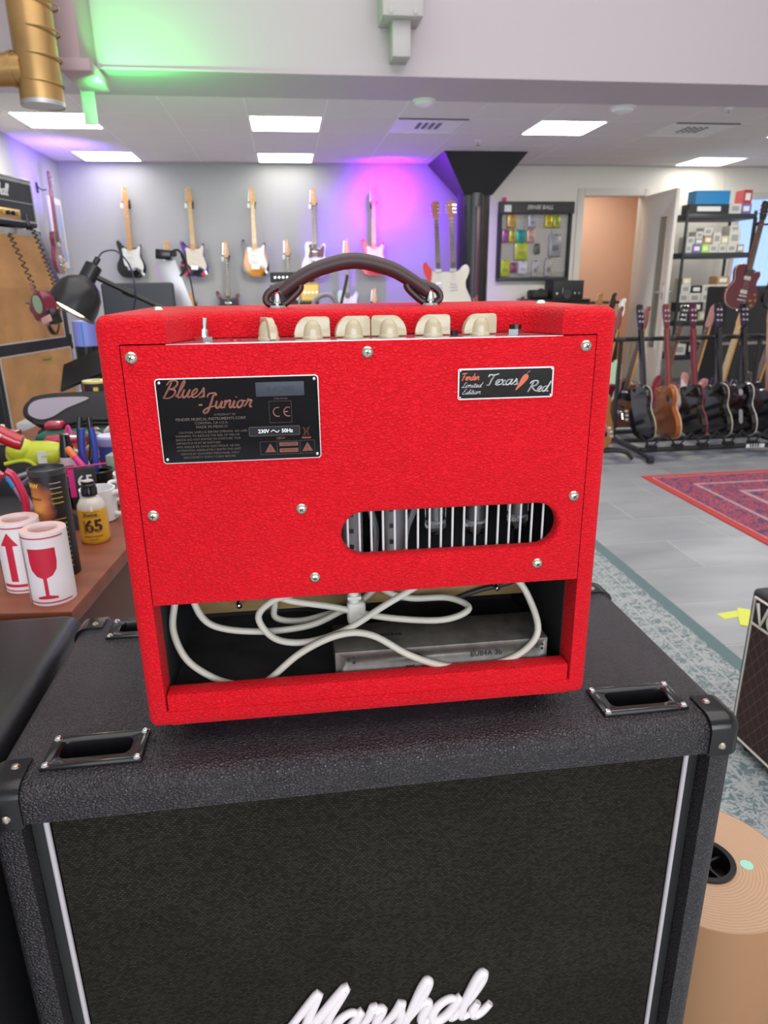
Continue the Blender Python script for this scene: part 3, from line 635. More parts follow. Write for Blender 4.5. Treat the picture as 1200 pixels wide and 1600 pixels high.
def weave(m, ca, cb, sc_, base=(.5, .5)):
    n, L, b = nodes(m); tc = n.new('ShaderNodeTexCoord'); mp = n.new('ShaderNodeMapping'); mp.inputs['Scale'].default_value = (sc_, sc_, sc_)
    L.new(tc.outputs['Object'], mp.inputs[0]); sx = n.new('ShaderNodeSeparateXYZ'); L.new(mp.outputs[0], sx.inputs[0])
    cx = n.new('ShaderNodeCombineXYZ'); L.new(sx.outputs['X'], cx.inputs[0]); L.new(sx.outputs['Z'], cx.inputs[1])
    br = n.new('ShaderNodeTexBrick'); br.inputs['Scale'].default_value = 1; br.inputs['Brick Width'].default_value = 1.3; br.inputs['Row Height'].default_value = .8
    br.inputs['Mortar Size'].default_value = .12; br.inputs['Mortar Smooth'].default_value = .7
    br.inputs['Color1'].default_value = (*ca, 1); br.inputs['Color2'].default_value = (*cb, 1); br.inputs['Mortar'].default_value = (.004, .004, .004, 1)
    L.new(cx.outputs[0], br.inputs['Vector'])
    nz = n.new('ShaderNodeTexNoise'); nz.inputs['Scale'].default_value = 6; L.new(tc.outputs['Object'], nz.inputs['Vector'])
    mx = n.new('ShaderNodeMixRGB'); mx.blend_type = 'MULTIPLY'; mx.inputs[0].default_value = .6; L.new(br.outputs['Color'], mx.inputs[1]); L.new(nz.outputs['Fac'], mx.inputs[2])
    bp = n.new('ShaderNodeBump'); bp.inputs['Strength'].default_value = .6; bp.inputs['Distance'].default_value = .0006; bp.invert = True
    L.new(br.outputs['Fac'], bp.inputs['Height']); L.new(mx.outputs[0], b.inputs['Base Color']); L.new(bp.outputs[0], b.inputs['Normal'])
weave(GR, (.046, .040, .029), (.020, .017, .012), 300); nodes(GR)[2].inputs['Specular IOR Level'].default_value = .12
B().bb(-.334, .334, .018, .028, .075, .706, .003).out('grille', GR, cab)
B().bb(-.3525, -.3365, .020, .0295, .062, .714).out('side_frame', BLACKM, cab); B().bb(.3365, .3525, .020, .0295, .062, .714).out('side_frame', BLACKM, cab)
for s in (-1, 1): B().cyl((s * .3375, .0185, .075), (s * .3375, .0185, .7135), .0029, n=10).out('piping', PIPING, cab)
for s in (.078, ): B().cyl((-.334, .0185, s), (.334, .0185, s), .0029, n=10).out('piping', PIPING, cab)
script('Marshal|', .0345, .0060, mat('logo_white', (.80, .74, .74), .3, coat=.3), cab, (-.1315, .0140, .352), slant=.30, flat=.8, n=8, ink=7, name='logo')
for x, y in cups:
    c = obj('caster_cup', boolean(B().bb(-.0484, .0484, -.0258, .0258, -.001, .0035, .0012).mesh('c'), [B().prism(rrect(-.0345, .0345, -.0135, .0135, .008), -.1, .1, 'xy').mesh('k')]), BLACKP, cab, (x, y, CH))
    b = B(); o1 = rrect(-.0345, .0345, -.0135, .0135, .008); o2 = rrect(-.030, .030, -.009, .009, .006)
    A = [b.bm.verts.new((p[0], p[1], .003)) for p in o1]; D = [b.bm.verts.new((p[0], p[1], -.019)) for p in o2]
    for k in range(len(A)): b.bm.faces.new((A[k], A[(k + 1) % len(A)], D[(k + 1) % len(A)], D[k]))
    b.bm.faces.new(D); b.out('dish', BLACKP, c)
    for sx in (-1, 1):
        for sy in (-1, 1): B().lathe([(0, .0026), (.0028, .0020), (.0042, 0)], 12, (sx * .0435, sy * .0210, .0034)).out('screw', CHROME, c)
for sx in (-1, 1):
    for fy in (0, 1):
        c = thing('c', '', ''); del c['label'], c['category']; c.name = 'corner_protector'; c.parent = cab; c.location = (sx * CW, fy * CD, CH)
        if fy: c.scale = (1, -1, 1)
        k = bevel_where(B().bb(-.036, .003, -.003, .044, -.042, .003).mesh('c'), lambda a, b_: (a.x > .002 and b_.x > .002) + (a.y < -.002 and b_.y < -.002) + (a.z > .002 and b_.z > .002) > 1, .0175, 6, 60)
        q = obj('cap', k, BLACKP, c)
        if sx < 0: q.scale = (-1, 1, 1)
        B().lathe([(0, .0028), (.003, .0022), (.0046, 0)], 12, (-sx * .024, .032, .0026)).out('screw', NICKEL, c); B().lathe([(0, .0028), (.003, .0022), (.0046, 0)], 12, (-sx * .022, -.0026, -.030), Euler((R(90), 0, 0)).to_matrix().to_4x4()).out('screw', NICKEL, c)
for sx in (-1, 1):
    for y in (.05, .315): B().cyl((sx * .33, y, 0), (sx * .33, y, .006), .02).out('foot', BLACKM, cab)

# ================================================================ OTHER THINGS IN FRONT
t = thing('speaker_cabinet', 'plain black tolex cabinet at the left edge, beside the big cabinet with the white logo', 'speaker cabinet', (-.76, .17, 0))
B().bb(-.355, .355, -.26, .26, .012, .735, .022, 4).out('body', BLK2, t)
B().bb(-.0005, .0025, -.20, .245, .7348, .7365).bb(.205, .2085, -.1, .255, .7345, .7362).out('chalk_line', mat('pale_line', (.45, .42, .46), .5), t)
for sx in (-1, 1):
    for sy in (-1, 1): B().cyl((sx * .3, sy * .2, 0), (sx * .3, sy * .2, .014), .02).out('foot', BLACKM, t)

vx = thing('guitar_amplifier', 'black guitar amplifier with white piping and brown diamond grille at the right edge', 'amplifier', (1.050, .885, .0042), (0, 0, -88))
# local x runs along the front (towards the camera), local -y is the front
B().bb(0, .605, .004, .265, .018, .455, .012, 3).out('cabinet', BLK2, vx)
DIA = mat('diamond_grille', (.055, .022, .018), .7)
def diamonds(m):
    n, L, b = nodes(m); tc = n.new('ShaderNodeTexCoord'); sx = n.new('ShaderNodeSeparateXYZ'); L.new(tc.outputs['Object'], sx.inputs[0])
    outs = []
    for sg in (1, -1):
        a = n.new('ShaderNodeMath'); a.operation = 'MULTIPLY_ADD'; a.inputs[1].default_value = sg * 1.5; L.new(sx.outputs['X'], a.inputs[0]); L.new(sx.outputs['Z'], a.inputs[2])
        f_ = n.new('ShaderNodeMath'); f_.operation = 'PINGPONG'; f_.inputs[1].default_value = .024; L.new(a.outputs[0], f_.inputs[0])
        c = n.new('ShaderNodeMath'); c.operation = 'LESS_THAN'; c.inputs[1].default_value = .0016; L.new(f_.outputs[0], c.inputs[0]); outs.append(c)
    mx = n.new('ShaderNodeMath'); mx.operation = 'MAXIMUM'; L.new(outs[0].outputs[0], mx.inputs[0]); L.new(outs[1].outputs[0], mx.inputs[1])
    r = n.new('ShaderNodeMixRGB'); r.inputs[1].default_value = (.035, .013, .012, 1); r.inputs[2].default_value = (.11, .06, .05, 1); L.new(mx.outputs[0], r.inputs[0]); L.new(r.outputs[0], b.inputs['Base Color'])
diamonds(DIA)
B().bb(.028, .577, .000, .010, .045, .362).out('grille', DIA, vx)
B().bb(.028, .577, .000, .010, .375, .432).out('top_grille', BLACKM, vx)
b = B()
for pts in ([(.022, -.001, .038), (.022, -.001, .438), (.583, -.001, .438), (.583, -.001, .038)], ): b.tube([Vector(p) for p in pts], .0035, 8, closed=True)
b.tube([(.022, -.001, .368), (.583, -.001, .368)], .0035, 8); b.out('piping', mat('gold_white_piping', (.66, .62, .54), .4), vx)
b = B(); L_ = lambda *p: b.tube([(x, -.003, z) for x, z in p], .0055, 8, flat=.6, upv=(0, 1, 0))
L_((.036, .428), (.056, .376), (.076, .428)); b.tube([(.103 + .024 * math.cos(k * math.pi / 10), -.003, .400 + .024 * math.sin(k * math.pi / 10)) for k in range(20)], .0055, 8, closed=True, flat=.6, upv=(0, 1, 0)); L_((.130, .426), (.172, .374)); L_((.172, .426), (.130, .374))
b.out('logo', mat('logo_cream', (.66, .62, .52), .3), vx)
for x in (.05, .55):
    for y in (.04, .225): B().cyl((x, y, 0), (x, y, .02), .018).out('foot', BLACKM, vx)

t = thing('paper_roll', 'wide roll of brown kraft paper standing on end beside the big cabinet', 'paper roll', (.552, .240, .004))
KR = mat('kraft_paper', (.34, .175, .08), .65)
ends = mat('kraft_roll_end', (.62, .39, .24), .7)
n_, L2, b_ = nodes(ends); tc = n_.new('ShaderNodeTexCoord'); wv = n_.new('ShaderNodeTexWave'); wv.wave_type = 'RINGS'; wv.rings_direction = 'Z'; wv.inputs['Scale'].default_value = 62; wv.inputs['Distortion'].default_value = 3.0; wv.inputs['Detail'].default_value = 4
L2.new(tc.outputs['Object'], wv.inputs['Vector']); r_ = n_.new('ShaderNodeValToRGB'); r_.color_ramp.elements[0].color = (.44, .265, .155, 1); r_.color_ramp.elements[1].color = (.53, .335, .21, 1); r_.color_ramp.elements[1].position = .5
L2.new(wv.outputs['Fac'], r_.inputs[0]); L2.new(r_.outputs[0], b_.inputs['Base Color'])
B().lathe([(.0, .0), (.134, .0), (.135, .001), (.135, .295), (.1345, .296)], 64).out('paper', KR, t)
B().lathe([(.1345, .2955), (.042, .2955), (.042, .25)], 64).out('roll_end', ends, t)
B().lathe([(.046, .29), (.047, .300), (.038, .300), (.036, .27), (.012, .27), (.012, .285), (0, .285)], 32).out('core_plug', BLACKP, t)
for k in range(4): B().box((0, 0, 0), (.025, .004, .02)).out('spoke', BLACKP, t, (.023 * math.cos(k * 1.571 + .3), .023 * math.sin(k * 1.571 + .3), .280), (0, 0, math.degrees(k * 1.571 + .3)))
B().cyl((.062, -.018, .2957), (.062, -.018, .2963), .010, n=20).out('sticker', mat('mint_sticker', (.35, .70, .55), .5), t)

# rugs
def rug_mat(name, build):
    m = mat(name, (.3, .3, .3), .9, bump=('noise', 700, .5, .002)); build(m); return m
def teal(m):
    n, L, b = nodes(m); tc = n.new('ShaderNodeTexCoord')
    mp = n.new('ShaderNodeMapping'); mp.inputs['Scale'].default_value = (15, 26, 15); L.new(tc.outputs['Object'], mp.inputs[0])
    a = n.new('ShaderNodeTexNoise'); a.inputs['Scale'].default_value = 1; a.inputs['Detail'].default_value = 9; a.inputs['Roughness'].default_value = .72; L.new(mp.outputs[0], a.inputs['Vector'])
    v = n.new('ShaderNodeTexVoronoi'); v.feature = 'F1'; v.inputs['Scale'].default_value = 11; L.new(tc.outputs['Object'], v.inputs['Vector'])
    wv = n.new('ShaderNodeTexWave'); wv.wave_type = 'RINGS'; wv.inputs['Scale'].default_value = 12; wv.inputs['Distortion'].default_value = 14; wv.inputs['Detail'].default_value = 3; wv.inputs['Detail Scale'].default_value = 4; L.new(tc.outputs['Object'], wv.inputs['Vector'])
    ad = n.new('ShaderNodeMath'); ad.operation = 'MULTIPLY_ADD'; ad.inputs[1].default_value = .22; L.new(wv.outputs['Fac'], ad.inputs[0]); L.new(a.outputs['Fac'], ad.inputs[2])
    r = n.new('ShaderNodeValToRGB'); e = r.color_ramp.elements; e[0].position = .50; e[0].color = (.14, .20, .215, 1); e[1].position = .66; e[1].color = (.42, .44, .44, 1)
    L.new(ad.outputs[0], r.inputs[0])
    sx = n.new('ShaderNodeSeparateXYZ'); L.new(tc.outputs['Object'], sx.inputs[0])
    gt = n.new('ShaderNodeMath'); gt.operation = 'GREATER_THAN'; gt.inputs[1].default_value = .435
    ab = n.new('ShaderNodeMath'); ab.operation = 'ABSOLUTE'; L.new(sx.outputs['X'], ab.inputs[0])
    nz = n.new('ShaderNodeMath'); nz.operation = 'MULTIPLY_ADD'; nz.inputs[1].default_value = .05; L.new(a.outputs['Fac'], nz.inputs[0]); L.new(ab.outputs[0], nz.inputs[2])
    gt.inputs[1].default_value = .445; L.new(nz.outputs[0], gt.inputs[0])
    mx = n.new('ShaderNodeMixRGB'); L.new(gt.outputs[0], mx.inputs[0]); L.new(r.outputs[0], mx.inputs[1]); mx.inputs[2].default_value = (.13, .20, .205, 1)
    last = mx.outputs[0]
    for xx in (.36, .30, .12):
        cp = n.new('ShaderNodeMath'); cp.operation = 'COMPARE'; cp.inputs[1].default_value = xx; cp.inputs[2].default_value = .0035; L.new(ab.outputs[0], cp.inputs[0])
        m3 = n.new('ShaderNodeMixRGB'); L.new(cp.outputs[0], m3.inputs[0]); L.new(last, m3.inputs[1]); m3.inputs[2].default_value = (.42, .45, .45, 1); last = m3.outputs[0]
    L.new(last, b.inputs['Base Color'])
TEAL = rug_mat('faded_teal_rug', teal)
tag(B().box((0, 0, .002), (.955, 3.2, .004), .001, 1).out('runner_rug', TEAL, None, (.8775, 1.05, 0)), 'faded teal and white patterned runner rug beside the big cabinet', 'rug')
def persian(m):
    n, L, b = nodes(m); tc = n.new('ShaderNodeTexCoord'); sx = n.new('ShaderNodeSeparateXYZ'); L.new(tc.outputs['Object'], sx.inputs[0])
    def op(o, a, b2=None):
        k = n.new('ShaderNodeMath'); k.operation = o
        for i, q in enumerate((a, b2)):
            if q is None: continue
            if isinstance(q, (int, float)): k.inputs[i].default_value = q
            else: L.new(q, k.inputs[i])
        return k.outputs[0]
    dx = op('SUBTRACT', .85, op('ABSOLUTE', sx.outputs['X'])); dy = op('SUBTRACT', 1.22, op('ABSOLUTE', sx.outputs['Y'])); d = op('MINIMUM', dx, dy)
    v = n.new('ShaderNodeTexVoronoi'); v.inputs['Scale'].default_value = 26; v.feature = 'F1'; L.new(tc.outputs['Object'], v.inputs['Vector'])
    ck = n.new('ShaderNodeTexVoronoi'); ck.inputs['Scale'].default_value = 70; ck.distance = 'MANHATTAN'; L.new(tc.outputs['Object'], ck.inputs['Vector'])
    r1 = n.new('ShaderNodeValToRGB'); e = r1.color_ramp.elements; r1.color_ramp.interpolation = 'CONSTANT'
    e[0].color = (.62, .42, .42, 1); e[1].position = .28; e[1].color = (.40, .045, .07, 1)
    for p, c in ((.45, (.24, .035, .10, 1)), (.62, (.46, .10, .13, 1)), (.78, (.12, .05, .12, 1))):
        q = e.new(p); q.color = c
    L.new(op('ADD', op('MULTIPLY', v.outputs['Distance'], .9), op('MULTIPLY', ck.outputs['Distance'], .35)), r1.inputs[0])
    r2 = n.new('ShaderNodeValToRGB'); r2.color_ramp.interpolation = 'CONSTANT'; e = r2.color_ramp.elements
    e[0].color = (1, 1, 1, 1); e[1].position = .052; e[1].color = (0, 0, 0, 1)
    for p, c in ((.22, .55), (.245, .0), (.40, .55), (.43, 0)):
        q = e.new(p); q.color = (c, c, c, 1)
    L.new(d, r2.inputs[0])
    rim = op('LESS_THAN', d, .05); band = op('MULTIPLY', op('GREATER_THAN', d, .05), r2.outputs[0])
    m1 = n.new('ShaderNodeMixRGB'); L.new(band, m1.inputs[0]); L.new(r1.outputs[0], m1.inputs[1]); m1.inputs[2].default_value = (.66, .52, .54, 1)
    m2 = n.new('ShaderNodeMixRGB'); L.new(rim, m2.inputs[0]); L.new(m1.outputs[0], m2.inputs[1]); m2.inputs[2].default_value = (.52, .05, .045, 1)
    L.new(m2.outputs[0], b.inputs['Base Color'])
PERS = rug_mat('red_persian_rug', persian)
tag(B().box((0, 0, .003), (1.70, 2.44, .006), .0015, 1).out('persian_rug', PERS, None, (2.965, 2.22, 0)), 'red oriental rug with pale border stripes on the tiled floor', 'rug')
def grey_rug(m):
    n, L, b = nodes(m); tc = n.new('ShaderNodeTexCoord'); v = n.new('ShaderNodeTexVoronoi'); v.inputs['Scale'].default_value = 9; L.new(tc.outputs['Object'], v.inputs['Vector'])
    r = n.new('ShaderNodeValToRGB'); e = r.color_ramp.elements; e[0].color = (.42, .40, .26, 1); e[1].position = .8; e[1].color = (.14, .15, .20, 1); q = e.new(.4); q.color = (.30, .31, .34, 1)
    L.new(v.outputs['Distance'], r.inputs[0]); L.new(r.outputs[0], b.inputs['Base Color'])
tag(B().box((0, 0, .003), (2.9, 1.1, .006), .0015, 1).out('patterned_mat', rug_mat('grey_yellow_mat', grey_rug), None, (3.45, 4.32, 0)), 'grey and yellow patterned mat under the guitar rack', 'rug')
TAPE = mat('yellow_tape', (.72, .78, .10), .5)
tag(B().box((0, 0, .0008), (.12, .045, .0012)).out('floor_tape', TAPE, None, (1.53, 1.575, 0), (0, 0, 8)), 'strip of yellow tape on the floor lying crosswise', 'tape', 'tape strips on the floor')
tag(B().box((0, 0, .0022), (.045, .15, .0012)).out('floor_tape', TAPE, None, (1.555, 1.545, 0), (0, 0, -30)), 'strip of yellow tape on the floor slanting towards the grille amplifier', 'tape', 'tape strips on the floor')

# ================================================================ GUITARS
OUT = {
 'double_cut': [(0, 0), (-.08, .004), (-.135, .036), (-.160, .095), (-.152, .155), (-.126, .208), (-.118, .26), (-.131, .315), (-.146, .365), (-.140, .400), (-.122, .406), (-.100, .385), (-.074, .345), (-.034, .326), (.034, .326), (.062, .326), (.086, .345), (.108, .372), (.126, .371), (.130, .345), (.121, .298), (.117, .25), (.136, .2), (.162, .14), (.160, .075), (.13, .022), (.075, .001)],
 'single_cut': [(0, 0), (-.08, .004), (-.138, .04), (-.163, .10), (-.152, .165), (-.124, .215), (-.112, .26), (-.122, .315), (-.118, .362), (-.085, .388), (-.034, .386), (.030, .345), (.034, .318), (.060, .316), (.078, .345), (.105, .376), (.128, .362), (.130, .325), (.116, .262), (.126, .215), (.155, .165), (.164, .10), (.14, .04), (.08, .004)],
 'carved': [(0, 0), (-.085, .006), (-.145, .046), (-.168, .11), (-.156, .175), (-.122, .225), (-.112, .265), (-.128, .32), (-.124, .372), (-.088, .400), (-.034, .402), (.030, .388), (.038, .350), (.058, .338), (.082, .352), (.110, .366), (.130, .345), (.130, .315), (.114, .268), (.122, .225), (.158, .175), (.169, .11), (.145, .046), (.085, .006)],
 'offset': [(0.02, 0), (-.06, .004), (-.125, .04), (-.160, .11), (-.158, .17), (-.130, .22), (-.112, .27), (-.122, .33), (-.142, .385), (-.132, .412), (-.108, .405), (-.07, .352), (-.034, .332), (.034, .332), (.07, .345), (.100, .385), (.128, .392), (.138, .365), (.126, .305), (.124, .25), (.150, .19), (.172, .12), (.16, .06), (.10, .01)],
}
GUARD = {
 'double_cut': [(-.082, .20), (-.082, .26), (-.088, .318), (-.06, .325), (-.03, .312), (.03, .312), (.068, .318), (.098, .352), (.115, .345), (.108, .29), (.104, .24), (.118, .20), (.138, .14), (.126, .085), (.100, .092), (.06, .118), (-.02, .116), (-.068, .14)],
 'single_cut': [(-.075, .215), (-.06, .300), (-.072, .35), (-.036, .366), (-.03, .320), (.03, .312), (.062, .31), (.094, .35), (.112, .335), (.108, .272), (.096, .222), (.05, .218), (.0, .222)],
 'offset': [(-.09, .22), (-.10, .29), (-.116, .36), (-.072, .33), (-.03, .318), (.03, .318), (.074, .326), (.11, .362), (.115, .31), (.11, .245), (.135, .185), (.14, .11), (.08, .09), (.04, .13), (-.05, .14), (-.1, .165)],
}
HEADF = [(-.021, .79), (-.034, .815), (-.030, .835), (-.030, .93), (-.022, .955), (-.004, .972), (.016, .966), (.018, .945), (.008, .93), (.020, .90), (.030, .855), (.030, .825), (.021, .79)]
HEADG = [(-.021, .80), (-.030, .83), (-.036, .88), (-.042, .945), (-.030, .965), (-.014, .972), (0, .962), (.014, .972), (.030, .965), (.042, .945), (.036, .88), (.030, .83), (.021, .80)]
GM = {}
def gmesh(key, fn):
    if key not in GM: GM[key] = fn()
    return GM[key]
def sm(pts, n=4): return [(p.x, p.y) for p in cr([(a, b_, 0) for a, b_ in pts], n, True)]
def guitar(label, loc, rot, kind, body, guard=None, board=ROSE, neckm=MAPLE, headm=None, scale=.93, group=None, name='electric_guitar', binding=None, backcover=None, tag_=None, dx=0, parent=None, hum=None, full=True):
    """front faces local -y, bottom of the body at the origin"""
    t = parent or thing(name, label, 'guitar', loc, rot, group, scale)
    headm = headm or neckm; top = .022; X = Matrix.Translation((dx, 0, 0))
    L = (dx, 0, 0)
    if parent is None:
        obj('body', gmesh((kind, 'b'), lambda: B().prism(sm(OUT[kind]), -.022, .022, bev=.006 if kind != 'carved' else .004).mesh('body')), body, t)
        if binding: obj('binding', gmesh((kind, 'bind'), lambda: B().prism([(x * 1.012, z * 1.012 - .0025) for x, z in sm(OUT[kind])], -.0175, -.0115, bev=.001, seg=1).mesh('binding')), binding, t)
        if guard: obj('pickguard', gmesh((kind, 'g'), lambda: B().prism(sm(GUARD[kind], 3), -.0250, -.0215).mesh('pickguard')), guard, t)
    ht = HEADG if kind == 'carved' or name == 'double_neck_guitar' else HEADF
    hk = 'g' if ht is HEADG else 'f'
    def neck_mesh():
        return B().prism([(-.028, .30), (.028, .30), (.0215, .80), (-.0215, .80)], -.027, -.004, bev=.005).mesh('neck')
    obj('neck', gmesh('neck', neck_mesh), neckm, t, L)
    obj('fretboard', gmesh('fb', lambda: B().prism([(-.028, .295), (.028, .295), (.0215, .795), (-.0215, .795)], -.032, -.0265, bev=.001, seg=1).mesh('fretboard')), board, t, L)
    def frets():
        b = B(); z = .795
        for k in range(1, 21):
            z = .795 - .62 * (1 - 2 ** (-k / 12)); wv = .0215 + (.795 - z) * .013
            b.bb(-wv, wv, -.0332, -.0318, z - .0011, z + .0011)
        return b.mesh('frets', 0)
    fo = obj('frets', gmesh('frets', frets), NICKEL, t, L); fo['kind'] = 'stuff'
    h = obj('headstock', gmesh('head' + hk, lambda: B().prism(sm(ht, 3), -.026, -.011, bev=.002, seg=1).mesh('headstock')), headm, t, L)
    def tuner(): return B().cyl((0, -.036, 0), (0, -.010, 0), .0032, n=8).cyl((0, -.012, 0), (-.028, -.012, 0), .002, n=6).box((-.030, -.012, 0), (.014, .007, .015), .002, 1).box((-.003, -.006, 0), (.018, .012, .015), .002, 1).mesh('tuner')
    tm = gmesh('tuner', tuner); th = t if parent else h
    for k in range(6):
        if hk == 'f': obj('tuner', tm, CHROME, th, (-.012 + k * .0015, 0, .830 + k * .0225))
        else:
            sgn = -1 if k < 3 else 1
            obj('tuner', tm, CHROME, th, (sgn * .018, 0, .855 + (k % 3) * .036), (0, 0, 0 if sgn < 0 else 180)).location.y = 0 if sgn < 0 else -.046
    hum = (kind == 'carved') if hum is None else hum
    if hum:
        for z in (.285, .16): obj('pickup', gmesh('hum', lambda: B().box((0, -.028, 0), (.07, .012, .036), .002, 1).mesh('pickup')), CHROME, t, (dx, 0, z))
        obj('bridge', gmesh('tom', lambda: B().box((0, -.030, .122), (.085, .012, .012), .002, 1).box((0, -.028, .085), (.095, .012, .014), .004, 1).mesh('bridge')), CHROME, t, L)
    else:
        zs = (.29, .235, .165) if kind == 'double_cut' else (.28, .165)
        for i, z in enumerate(zs): obj('pickup', gmesh('sc', lambda: B().box((0, -.027, 0), (.075, .010, .018), .004, 2).mesh('pickup')), GWHITE if guard in (None, GWHITE, GCREAM) else (CHROME if i == 0 else BLACKP), t, (dx, 0, z), (0, 0 if i < len(zs) - 1 else 9, 0))
        obj('bridge', gmesh('trem', lambda: B().box((0, -.027, .105), (.080, .010, .040), .002, 1).cyl((.045, -.03, .11), (.10, -.055, .07), .002, n=6).mesh('bridge')), CHROME, t, L)
    if parent is None and full:
        for i, (x, z) in enumerate(((.085, .135), (.108, .105), (.118, .072)) if not hum else ((.115, .15), (.135, .10), (.085, .09), (.105, .05))):
            obj('knob', gmesh('knob', lambda: B().cyl((0, -.040, 0), (0, -.022, 0), .009, .011, 12).mesh('knob')), GWHITE if not hum else GOLD, t, (x, 0, z))
        if kind == 'double_cut': B().box((.123, -.0245, .048), (.030, .006, .056), .006, 2, (0, -28, 0)).out('jack_plate', CHROME, t)
        b = B().cyl((0, 0, .001), (0, 0, -.012), .006, n=8); b.out('strap_button', CHROME, t)
        if backcover == 'white':
            B().prism([(x, z) for x, z in stadium(.0, .15, .055, .021)], .022, .0235).move(Matrix.Translation((-.03, 0, .15)) @ Euler((0, R(90), 0)).to_matrix().to_4x4() @ Matrix.Translation((0, 0, -.15))).out('rear_sticker', WHITE, t)
            B().prism([(x, z) for x, z in stadium(-.03, .335, .024, .0235)], .022, .0235).out('rear_sticker', WHITE, t)
        elif backcover:
            B().prism([(x, z) for x, z in stadium(-.06, .31, .028, .027)], .022, .0235).out('cavity_cover', BLACKP, t)
    sb = gmesh('strings' + hk, lambda: [b for b in [B()] if [b.tube([(-.013 + k * .0052 - .004 + .0005 * k, -.0335, .80), (-.024 + k * .0096, -.037, .105)], .0006, 4) for k in range(6)]][0].mesh('strings'))
    so = obj('strings', sb, NICKEL, t, L); so['kind'] = 'stuff'
    if tag_: B().box((-.045, -.03, .775), (.030, .002, .05), 0).out('price_tag', WHITE, t)
    return t

SUN = mat('sunburst_finish', (.70, .30, .03), .2, coat=.6)
def sunburst(m, ca, cb, r0, r1, cz=.17):
    n, L, b = nodes(m); tc = n.new('ShaderNodeTexCoord'); mp = n.new('ShaderNodeMapping'); mp.inputs['Location'].default_value = (0, 0, -cz); mp.inputs['Scale'].default_value = (1.05, 0, .82); L.new(tc.outputs['Object'], mp.inputs[0])
    mp.inputs['Location'].default_value = (0, 0, -cz * .82)
    v = n.new('ShaderNodeVectorMath'); v.operation = 'LENGTH'; L.new(mp.outputs[0], v.inputs[0]); r = n.new('ShaderNodeValToRGB')
    e = r.color_ramp.elements; e[0].position = r0; e[0].color = (*ca, 1); e[1].position = r1; e[1].color = (*cb, 1); L.new(v.outputs['Value'], r.inputs[0]); L.new(r.outputs[0], b.inputs['Base Color'])
sunburst(SUN, (.72, .30, .02), (.012, .006, .004), .125, .165)
PARTY = mat('black_red_violet_finish', (.01, .01, .01), .2, coat=.6)
n_, L2, b_ = nodes(PARTY); tc = n_.new('ShaderNodeTexCoord'); nz = n_.new('ShaderNodeTexNoise'); nz.inputs['Scale'].default_value = 5.5; nz.inputs['Detail'].default_value = 0; L2.new(tc.outputs['Object'], nz.inputs['Vector'])
r_ = n_.new('ShaderNodeValToRGB'); r_.color_ramp.interpolation = 'CONSTANT'; e = r_.color_ramp.elements; e[0].color = (.008, .008, .01, 1); e[1].position = .60; e[1].color = (.008, .008, .01, 1)
for p, c in ((.36, (.65, .02, .12, 1)), (.43, (.008, .008, .01, 1)), (.52, (.12, .03, .32, 1))): q = e.new(p); q.color = c
L2.new(nz.outputs['Fac'], r_.inputs[0]); L2.new(r_.outputs[0], b_.inputs['Base Color'])
REDMAPLE = mat('reddish_maple', (.56, .20, .10), .3, coat=.4)
WG = 'guitars hung on the grey wall'
def hang(lb, x, ztip, kind, tilt=2, **k):
    z0 = ztip - .972 * .93
    g = guitar(lb, (x, 7.655, z0), (0, tilt, 0), kind, group=WG, **k)
    hk = thing('wall_hanger', 'wall hook of the ' + lb, 'wall hook', (x + .78 * .93 * math.sin(R(tilt)), YB, z0 + .80 * .93), group='guitar wall hooks')
    B().box((0, -.004, 0), (.05, .008, .09), .003, 1).cyl((0, -.006, 0), (0, -.066, 0), .006, n=8).out('bracket', BLACKM, hk)
    for s in (-1, 1): B().tube(cr([(0, -.066, 0), (s * .030, -.068, 0), (s * .033, -.10, .002), (s * .030, -.145, .012)], 4), .005, 6).out('prong', BLACKM, hk)
    return g
hang('black guitar with white pickguard, leftmost on the grey wall', -1.712, 2.187, 'double_cut', 2, body=GBLACK, guard=GWHITE, board=MAPLE, tag_=1)
hang('black guitar splashed with red and violet, cream pickguard', -1.045, 2.187, 'double_cut', 1, body=PARTY, guard=GCREAM, board=MAPLE, tag_=1)
hang('amber sunburst guitar with white pickguard and maple neck', -.388, 2.189, 'double_cut', 1, body=SUN, guard=GWHITE, board=MAPLE, tag_=1)
hang('white single cutaway guitar with tortoiseshell pickguard', .268, 2.179, 'single_cut', 1, body=GWHITE, guard=TORT, board=ROSE, tag_=1)
hang('bright red guitar with white pickguard in the violet light', .925, 2.187, 'double_cut', 1, body=GRED, guard=GWHITE, board=REDMAPLE, neckm=REDMAPLE)
hang('guitar behind the black webcam, only its maple headstock showing', -1.325, 1.662, 'double_cut', 1, body=GWHITE, guard=GWHITE, board=MAPLE, tag_=1)
hang('dark offset guitar below, between the graphic and the sunburst guitars', -.72, 1.652, 'offset', 2, body=WINE, guard=BLACKP, board=ROSE, tag_=1)
hang('guitar with rosewood neck hidden behind the stacked small amplifiers', -.03, 1.668, 'double_cut', 0, body=SURF, guard=GWHITE, board=ROSE, tag_=1)
hang('pale green guitar seen through the arch of the brown handle', .615, 1.665, 'single_cut', 1, body=SURF, guard=GWHITE, board=ROSE, tag_=1)
hang('guitar whose light headstock shows at the left end of the handle', -.27, 1.125, 'double_cut', 3, body=GBLACK, guard=GWHITE, board=MAPLE)
hang('guitar whose pale headstock peeps over the amplifier below the red guitar', .89, 1.144, 'double_cut', 3, body=GBLACK, guard=GWHITE, board=MAPLE)
hang('guitar low on the wall right of the monitor, maple headstock showing', -1.03, 1.137, 'double_cut', -5, body=GWHITE, guard=GWHITE, board=MAPLE)
